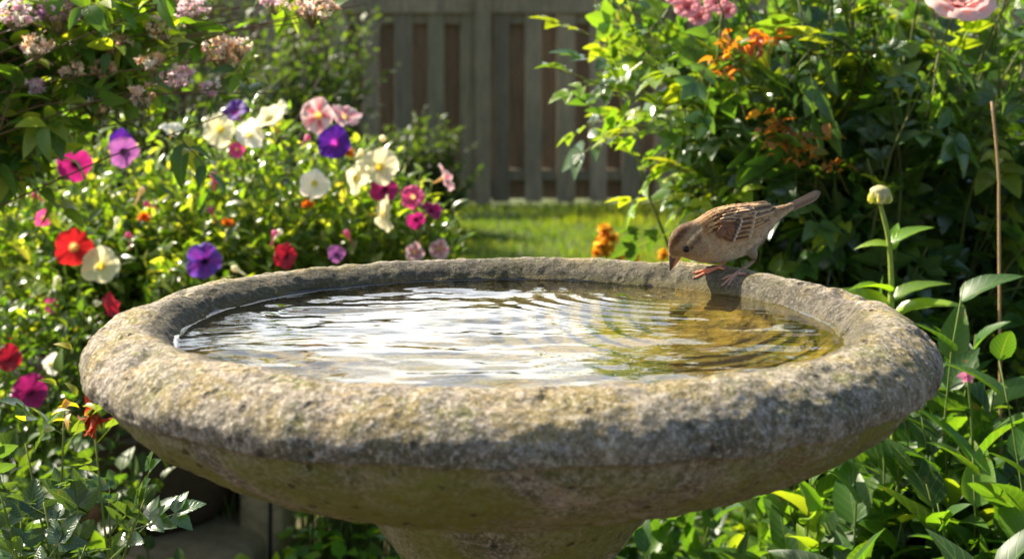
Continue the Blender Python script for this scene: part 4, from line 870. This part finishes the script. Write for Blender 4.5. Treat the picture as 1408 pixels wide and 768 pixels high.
# ------------------------------------------------------------------ right side: rose
rng = np.random.default_rng(52)
b_ = at(1190, 400, 2.75); b_[2] = 0
tips = np.concatenate([pxtips(rng, 46, 980, 1420, -60, 240, 2.25, 2.9), pxtips(rng, 26, 960, 1250, 20, 340, 2.3, 2.8), pxtips(rng, 24, 1150, 1430, 150, 420, 2.3, 2.9), pxtips(rng, 14, 900, 1060, -60, 190, 2.4, 2.8), pxtips(rng, 9, 960, 1020, 180, 330, 2.4, 2.7), pxtips(rng, 46, 1420, 1900, -200, 350, 2.2, 3.0), pxtips(rng, 9, 790, 900, -70, 0, 2.6, 2.9), pxtips(rng, 20, 960, 1500, -300, -60, 2.4, 3.0)])
rose = plant('rose_bush', 'large rose bush with glossy backlit leaves filling the upper right', 'rose bush', b_, tips, rng, nl=5, lt=ROSE5, size=.165, pal=G_ROSE, t0=.45, arch=.12, r0=.005, stemc=(96, 104, 50), twigs=2, twl=.16, lm=M_GLOSSY, bspread=.10, ang=(45, 80))
tips = np.array([at(758, 92, 2.45), at(800, 42, 2.5), at(852, 176, 2.45), at(812, 130, 2.6), at(885, 282, 2.45), at(880, 230, 2.6), at(905, 90, 2.4), at(850, 8, 2.5), at(930, 150, 2.45), at(965, 265, 2.4)])
bb = np.array([at(1000 + 14 * i % 70, 200 + (tips[i][2] < .98) * 60, 2.6) for i in range(len(tips))])
m_ = MB(); PLr = polylines(rng, bb, tips, .12, 9, .02); tubes(m_, PLr, .003, .0012, lin((120, 122, 58)), 5); o = m_.build('cane', M_STEM, rose)
P, Xd, N, t = leaves_on(rng, PLr, 7, .05, (45, 80), .3, .9); m_ = MB(); inst(m_, ROSE5, P, Xd, N, .12 * rng.uniform(.7, 1.15, len(P)), palette(rng, len(P), [(74, 108, 40), (104, 134, 42), (134, 150, 44)], [2, 3, 2])); m_.build('foliage', M_GLOSSY, rose)
def roseflower(root, c, R, cols, face=(0, -.8, .5), label='pink rose'):
    m_ = MB(); face = unit(np.array(face, float)); A = unit(np.cross([0, 0, 1.], face)); B = np.cross(face, A)
    for ring, (k, open_, s) in enumerate(((3, .15, .35), (5, .3, .5), (6, .55, .68), (7, .85, .86), (8, 1.15, 1.0))):
        for i in range(k):
            a0 = i / k * 6.283 + ring * .7 + rng.normal(0, .1); g = np.linspace(-1, 1, 9); h_ = np.linspace(0, 1, 8); U, H = np.meshgrid(g, h_)
            wa = U * (.75 - .1 * ring * .5) * (.5 + .5 * H ** .6) * 1.1; tilt = open_ * H ** 1.2
            rad = s * R * (.12 + .75 * np.sin(np.clip(tilt, 0, 1.5)) + .25 * H) * (1 + .04 * np.cos(U * 3)); z_ = R * s * (.9 * H * np.cos(np.clip(tilt, 0, 1.4)) - .08 * U * U) + .04 * R * np.sin(U * 4 + i)
            aa = a0 + wa; Vp = c + rad[..., None] * (A * np.cos(aa)[..., None] + B * np.sin(aa)[..., None]) + (z_[..., None] - R * .4) * face
            cc = lin(cols[0]) * (1 - H[..., None]) + lin(cols[1]) * H[..., None]; m_.add(Vp.reshape(-1, 3), grid_faces(8, 9), cc.reshape(-1, 3))
    o = m_.build('rose_flower', M_PETAL, root); o['label'] = label
roseflower(rose, at(1320, -4, 2.2), .052, ((226, 150, 140), (240, 204, 196)), (0, -.6, .7), 'pale pink full rose')
for px, py, R in ((945, 8, .022), (962, 22, .018), (985, 2, .020), (930, -6, .018), (1000, 14, .016)): roseflower(rose, at(px, py, 2.4), R, ((206, 110, 124), (236, 176, 180)), (-.2, -.8, .5), 'small pink rose')
for px, py, n, cols in ((1040, 58, 9, 0), (1068, 52, 7, 0), (1010, 68, 7, 1), (1078, 195, 8, 1), (1105, 205, 9, 1), (985, 82, 5, 1), (1075, 182, 6, 0), (1055, 175, 5, 1), (990, 92, 4, 0), (1150, 228, 5, 1), (1120, 190, 4, 1)):
    n = n + 2; m_ = MB(); c = at(px, py, 2.3); d = unit(rng.normal(0, 1, (n, 3)) * [1, .7, .6]); n = int(n * 1.4); d = unit(rng.normal(0, 1, (n, 3)) * [1, .7, .6]); inst(m_, leaf_t(.6, 5, .3, .4), np.repeat(c[None], n, 0) + rng.normal(0, .012, (n, 3)), d, unit([0, 0, 1.] + rng.normal(0, .5, d.shape)), .022 * rng.uniform(.6, 1.3, n),
        palette(rng, n, [(168, 88, 62), (144, 70, 50), (112, 108, 52)] if cols == 0 else [(178, 116, 52), (156, 94, 46), (112, 112, 46)], [2, 1.4, .6]))
    vtube(m_, [c + [.03, .04, -.05], c + [.012, .02, -.02], c], [.0014, .0012, .001], lin((110, 100, 50)), 5); o = m_.build('young_shoot', M_LEAF, rose); o['label'] = 'reddish orange young shoot'

# ------------------------------------------------------------------ right side: leafy perennials
rng = np.random.default_rng(63)
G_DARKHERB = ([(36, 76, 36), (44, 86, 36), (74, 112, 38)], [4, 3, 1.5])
def herb(name, label, px, topy, d, spread, n, nl=13, size=.10, lt=LANCE, pal=G_HERB, cat='leafy plant', group='leafy perennials right of the bath', **k):
    c = at(px, topy, d); h_ = max(c[2], .12); b_ = np.array([c[0], c[1], 0.]); a_ = rng.uniform(0, 6.28, n); r_ = spread * np.sqrt(rng.uniform(0, 1, n))
    tips = b_ + np.stack([r_ * np.cos(a_), r_ * np.sin(a_), h_ * (1 - .35 * (r_ / spread) ** 2) * rng.uniform(.72, 1., n)], 1)
    return plant(name, label, cat, b_, tips, rng, nl=nl, lt=lt, size=size, pal=pal, t0=.14, arch=.05, r0=.003, stemc=(96, 116, 44), group=group, ang=(35, 70), up=.8, jit=.28, lm=M_HERB, bspread=spread * .35, sfall=.25, **k)
HB = [('lance-leaved clump right beside the pedestal, lowest of the clumps', 960, 650, 2.35, .14, 16, .085, LANCE), ('bright lance-leaved clump under the bowl with curling tips', 1090, 640, 2.1, .14, 16, .10, LANCE),
      ('broad-leaved clump below the right end of the bowl', 1190, 600, 1.9, .13, 15, .115, LANCE), ('dark broad-leaved clump at the bottom right corner', 1330, 600, 1.75, .15, 16, .125, BROAD),
      ('long-leaved clump touching the right side of the rim', 1290, 470, 2.15, .16, 18, .115, LANCE), ('upright leafy clump right of the pale bud stalk', 1395, 345, 1.72, .13, 15, .10, BROAD),
      ('leafy clump beneath the rose between bud stalk and rim', 1165, 352, 1.9, .13, 17, .09, BROAD), ('dark clump behind the bud stalk', 1290, 340, 1.85, .15, 18, .095, BROAD), ('leafy clump just outside the right edge', 1520, 420, 2.0, .2, 20, .11, BROAD),
      ('low leafy clump in front at the far right', 1450, 640, 1.6, .15, 14, .12, LANCE), ('leafy clump behind the bowl, under the sparrow side', 1050, 560, 2.7, .2, 20, .08, BROAD), ('clump right of the pedestal in bright sun', 880, 680, 2.8, .16, 16, .075, LANCE),
      ('leafy clump right behind the bud stalk with mid green leaves', 1250, 300, 2.1, .15, 20, .085, BROAD), ('broad-leaved clump left of the dry stem at mid height', 1330, 380, 1.95, .14, 18, .09, BROAD),
      ('large dark clump filling the space below the right rim', 1250, 560, 1.95, .16, 22, .13, BROAD), ('clump of curling leaves between rim and right edge', 1360, 500, 1.85, .15, 20, .12, LANCE),
      ('tall clump right behind the right rim', 1240, 400, 2.3, .16, 22, .11, BROAD), ('low dark clump at the bottom, left of the corner clump', 1210, 690, 1.7, .15, 18, .12, BROAD), ('low clump of narrow leaves at the bottom under the bowl', 1060, 710, 1.95, .16, 18, .10, LANCE)]
for lab, px, ty, d, sp_, n, sz_, lt in HB:
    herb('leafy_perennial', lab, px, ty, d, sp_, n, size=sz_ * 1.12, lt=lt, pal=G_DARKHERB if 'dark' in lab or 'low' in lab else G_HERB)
# bud stalk
c = at(1210, 270, 1.95); root = thing('bud_stalk', 'single stalk with a round pale green bud above the right rim', 'flower bud', (c[0] + .02, c[1], 0))
m_ = MB(); vtube(m_, [(c[0] + .03, c[1], 0), at(1226, 480, 1.95), at(1226, 400, 1.95), at(1222, 330, 1.95), c + [0, 0, -.01]], [.004, .0042, .0038, .0032, .003], lin((140, 158, 62)), 8); m_.build('stem', M_STEM, root)
m_ = MB(); th = np.linspace(0, math.pi, 14); lathe(m_, np.stack([np.sin(th) * (.0150 + .0012 * np.cos(7 * th)), np.cos(th) * .0135], 1), 9, lin((176, 168, 118)), c + [0, 0, .002]); m_.build('bud', M_STEM, root)
m_ = MB(); n = 7; a_ = np.arange(n) / n * 6.283; d_ = np.stack([np.cos(a_), np.sin(a_), np.full(n, .5)], 1); inst(m_, leaf_t(.6, 4, .3, -.5), np.repeat((c + [0, 0, -.011])[None], n, 0), d_, -d_ + [0, 0, 1.6], .018, lin((150, 160, 84))); n = 11; a_ = np.arange(n) / n * 6.283; d2 = np.stack([np.cos(a_) * .22, np.sin(a_) * .22, np.ones(n)], 1); rd = np.stack([np.cos(a_), np.sin(a_), 0 * a_], 1); inst(m_, leaf_t(.55, 5, .25, .45, base=.3), c + rd * .0125 + [0, 0, -.010], d2, rd, .022 * rng.uniform(.8, 1.1, n), palette(rng, n, [(196, 190, 140), (160, 166, 96), (206, 190, 160)], [3, 2, 2])); m_.build('sepals', M_LEAF, root)
m_ = MB(); LV = [(1223, 338, (.8, -.1, .75), .066), (1222, 338, (-.9, .1, .22), .045), (1226, 402, (-.8, -.4, .5), .075), (1226, 415, (.8, -.2, .7), .08), (1224, 345, (.3, .3, .9), .05), (1226, 440, (.6, -.5, .6), .10), (1226, 430, (-.9, -.2, .7), .09)]
inst(m_, LANCE, np.array([at(a_[0], a_[1], 1.95) for a_ in LV]), np.array([a_[2] for a_ in LV], float), unit(np.array([(-.2, -.3, 1.)] * len(LV)) + rng.normal(0, .15, (len(LV), 3))), np.array([a_[3] for a_ in LV]), palette(rng, len(LV), [(104, 140, 40), (128, 156, 44)], [1, 1])); m_.build('leaves', M_GLOSSY, root)
# dry stem
m_ = MB(); vtube(m_, [at(1380, 470, 2.05) * [1, 1, 0], at(1374, 350, 2.05), at(1373, 240, 2.05), at(1364, 140, 2.05)], [.0026, .0021, .0019, .0022], lin((176, 146, 104)), 7)
tag(m_.build('dry_stem', M_STEM), 'bare dry tan stem standing upright at the right edge', 'dry stem')
# small pink flower at right
c = at(1330, 516, 1.8); root = thing('wild_flower', 'small pink flower among the leaves right of the rim', 'flower', (c[0], c[1], 0)); m_ = MB(); vtube(m_, [(c[0] + .02, c[1] + .02, 0), c + [.012, .01, -.15], c], [.0022, .0018, .0012], lin((100, 124, 50)), 6); m_.build('stem', M_STEM, root)
m_ = MB(); n = 6; a_ = np.arange(n) / n * 6.283; d_ = np.stack([np.cos(a_), np.full(n, -.35), np.sin(a_)], 1); inst(m_, leaf_t(.7, 4, .1, .25), np.repeat(c[None], n, 0), d_, np.tile([0, -1., .3], (n, 1)) + rng.normal(0, .5, (n, 3)), .012 * rng.uniform(.7, 1.3, n), lin((222, 140, 176))); m_.build('petals', M_PETAL, root)

# ------------------------------------------------------------------ yellow-orange flowers past the back rim
c = at(835, 325, 3.3); root = thing('marigold_plant', 'small orange and yellow flower spike on the lawn edge past the back rim', 'flowering plant', (c[0], c[1], 0))
for i, (px, py, R) in enumerate(((832, 318, .024), (827, 335, .022), (842, 330, .022), (835, 345, .022), (820, 350, .018), (862, 347, .022), (850, 352, .02), (912, 350, .018), (872, 355, .018))):
    m_ = MB(); c = at(px, py, 3.3); n = 30; dd = unit(rng.normal(0, 1, (n, 3)) * [1, .8, .9] + [0, -.2, .2]); inst(m_, leaf_t(.55, 3, .3, .2), np.repeat(c[None], n, 0), dd, unit(dd + rng.normal(0, .6, dd.shape)), R, palette(rng, n, [(236, 190, 40), (216, 140, 34), (244, 210, 80), (150, 120, 44)], [3, 2, 2, 1]))
    m_.build('flower', M_PETAL, root)
    bz = at(845, 400, 3.3) * [1, 1, 0]; m_ = MB(); vtube(m_, [bz, (bz + c) / 2 + [0, 0, .05], c], [.003, .002, .0015], lin((110, 120, 50)), 5); m_.build('stem', M_STEM, root)
m_ = MB(); P, Xd, N, t = leaves_on(rng, polylines(rng, np.tile(at(845, 400, 3.3) * [1, 1, 0], (10, 1)), pxtips(rng, 10, 810, 890, 360, 420, 3.2, 3.4), .05), 12, .2); inst(m_, LEAF, P, Xd, N, .035, palette(rng, len(P), *G_HERB)); m_.build('foliage', M_LEAF, root)

# ------------------------------------------------------------------ foreground rose shoots, lower left
rng = np.random.default_rng(74)
b_ = at(70, 760, 1.62); b_[2] = 0
tips = np.array([at(88, 560, 1.55), at(128, 575, 1.6), at(205, 668, 1.5), at(35, 610, 1.6), at(-10, 640, 1.5), at(60, 690, 1.5), at(120, 745, 1.5), at(-20, 720, 1.5), at(20, 755, 1.45), at(-60, 600, 1.6), at(80, 760, 1.55), at(-50, 760, 1.5), at(150, 690, 1.62), at(150, 770, 1.5), at(30, 700, 1.62)])
yr = plant('young_rose', 'young rose with grey-green leaflets in the lower left foreground', 'rose bush', b_, tips, rng, nl=6, lt=ROSE5, size=.125, pal=([(52, 86, 60), (42, 74, 52), (84, 112, 56)], [4, 3, 1]), t0=.62, arch=.03, r0=.0035, stemc=(118, 132, 54), lm=M_GLOSSY, bspread=.05, ang=(50, 85), up=.9, jit=.3, wob=.03)
c = at(124, 572, 1.58); m_ = MB(); n = 16; dd = unit(rng.normal(0, 1, (n, 3)) * [.7, .7, 1] + [.1, -.2, -.6]); inst(m_, leaf_t(.35, 4, .5, .5), np.repeat(c[None], n, 0), dd, unit(rng.normal(0, 1, dd.shape)), .026, palette(rng, n, [(176, 66, 34), (150, 50, 30), (196, 130, 60)], [2, 2, 1])); o = m_.build('withered_flower', M_PETAL, yr); o['label'] = 'rust-red withered rose head'
m_ = MB(); n = 12; c = at(100, 560, 1.56); dd = unit(rng.normal(0, 1, (n, 3)) * [1, .6, .5] + [0, 0, .5]); inst(m_, leaf_t(.4, 5, .3, .4), np.repeat(c[None], n, 0) + rng.normal(0, .018, (n, 3)), dd, unit([0, 0, 1.] + rng.normal(0, .4, dd.shape)), .022, palette(rng, n, [(176, 168, 50), (140, 150, 50), (190, 140, 60)], [2, 2, 1])); m_.build('young_leaves', M_LEAF, yr)
for lab, px, ty, d, sp_, n, sz_ in (('leafy weeds at the foot of the pot', 215, 735, 2.35, .07, 7, .05), ('dark leafy plant in the left shade behind the young rose', 10, 560, 2.2, .2, 26, .06), ('shaded green plant between bowl and petunias at left', 60, 450, 2.5, .22, 34, .055), ('low leafy plant left of the young rose, outside the frame', -160, 650, 1.8, .2, 20, .07)):
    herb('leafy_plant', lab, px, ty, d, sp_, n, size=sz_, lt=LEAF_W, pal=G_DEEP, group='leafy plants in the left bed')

# ground cover stuff beneath and behind the bath
rng = np.random.default_rng(85)
n = 9000; gxv = rng.uniform(-1.6, 2.2, n); gyv = rng.uniform(1.35, 3.7, n); k = ~((np.abs(gxv - potc[0]) < .34) & (np.abs(gyv - potc[1]) < .36)); gxv, gyv = gxv[k], gyv[k]; n = len(gxv)
Pg = np.stack([gxv, gyv, rng.uniform(.01, .13, n) * (.6 + .5 * vnoise(np.stack([gxv * 3, gyv * 3, 0 * gxv], 1), 2))], 1)
m_ = MB(); Xg = unit(np.stack([rng.normal(0, 1, n), rng.normal(0, 1, n), rng.uniform(-.1, .9, n)], 1)); Ng2 = unit([0, 0, 1.] + rng.normal(0, .35, (n, 3))); inst(m_, LEAF_W, Pg, Xg, Ng2, .05 * rng.uniform(.6, 1.2, n), np.where(((Pg[:, 0] > -.75) & (Pg[:, 0] < .05))[:, None], 1.7, 1.) * palette(rng, n, [(104, 140, 40), (132, 156, 52), (78, 116, 38)], [3, 2, 3]))  # leaf colour brightened in a strip left of the pedestal, standing in for sunlight
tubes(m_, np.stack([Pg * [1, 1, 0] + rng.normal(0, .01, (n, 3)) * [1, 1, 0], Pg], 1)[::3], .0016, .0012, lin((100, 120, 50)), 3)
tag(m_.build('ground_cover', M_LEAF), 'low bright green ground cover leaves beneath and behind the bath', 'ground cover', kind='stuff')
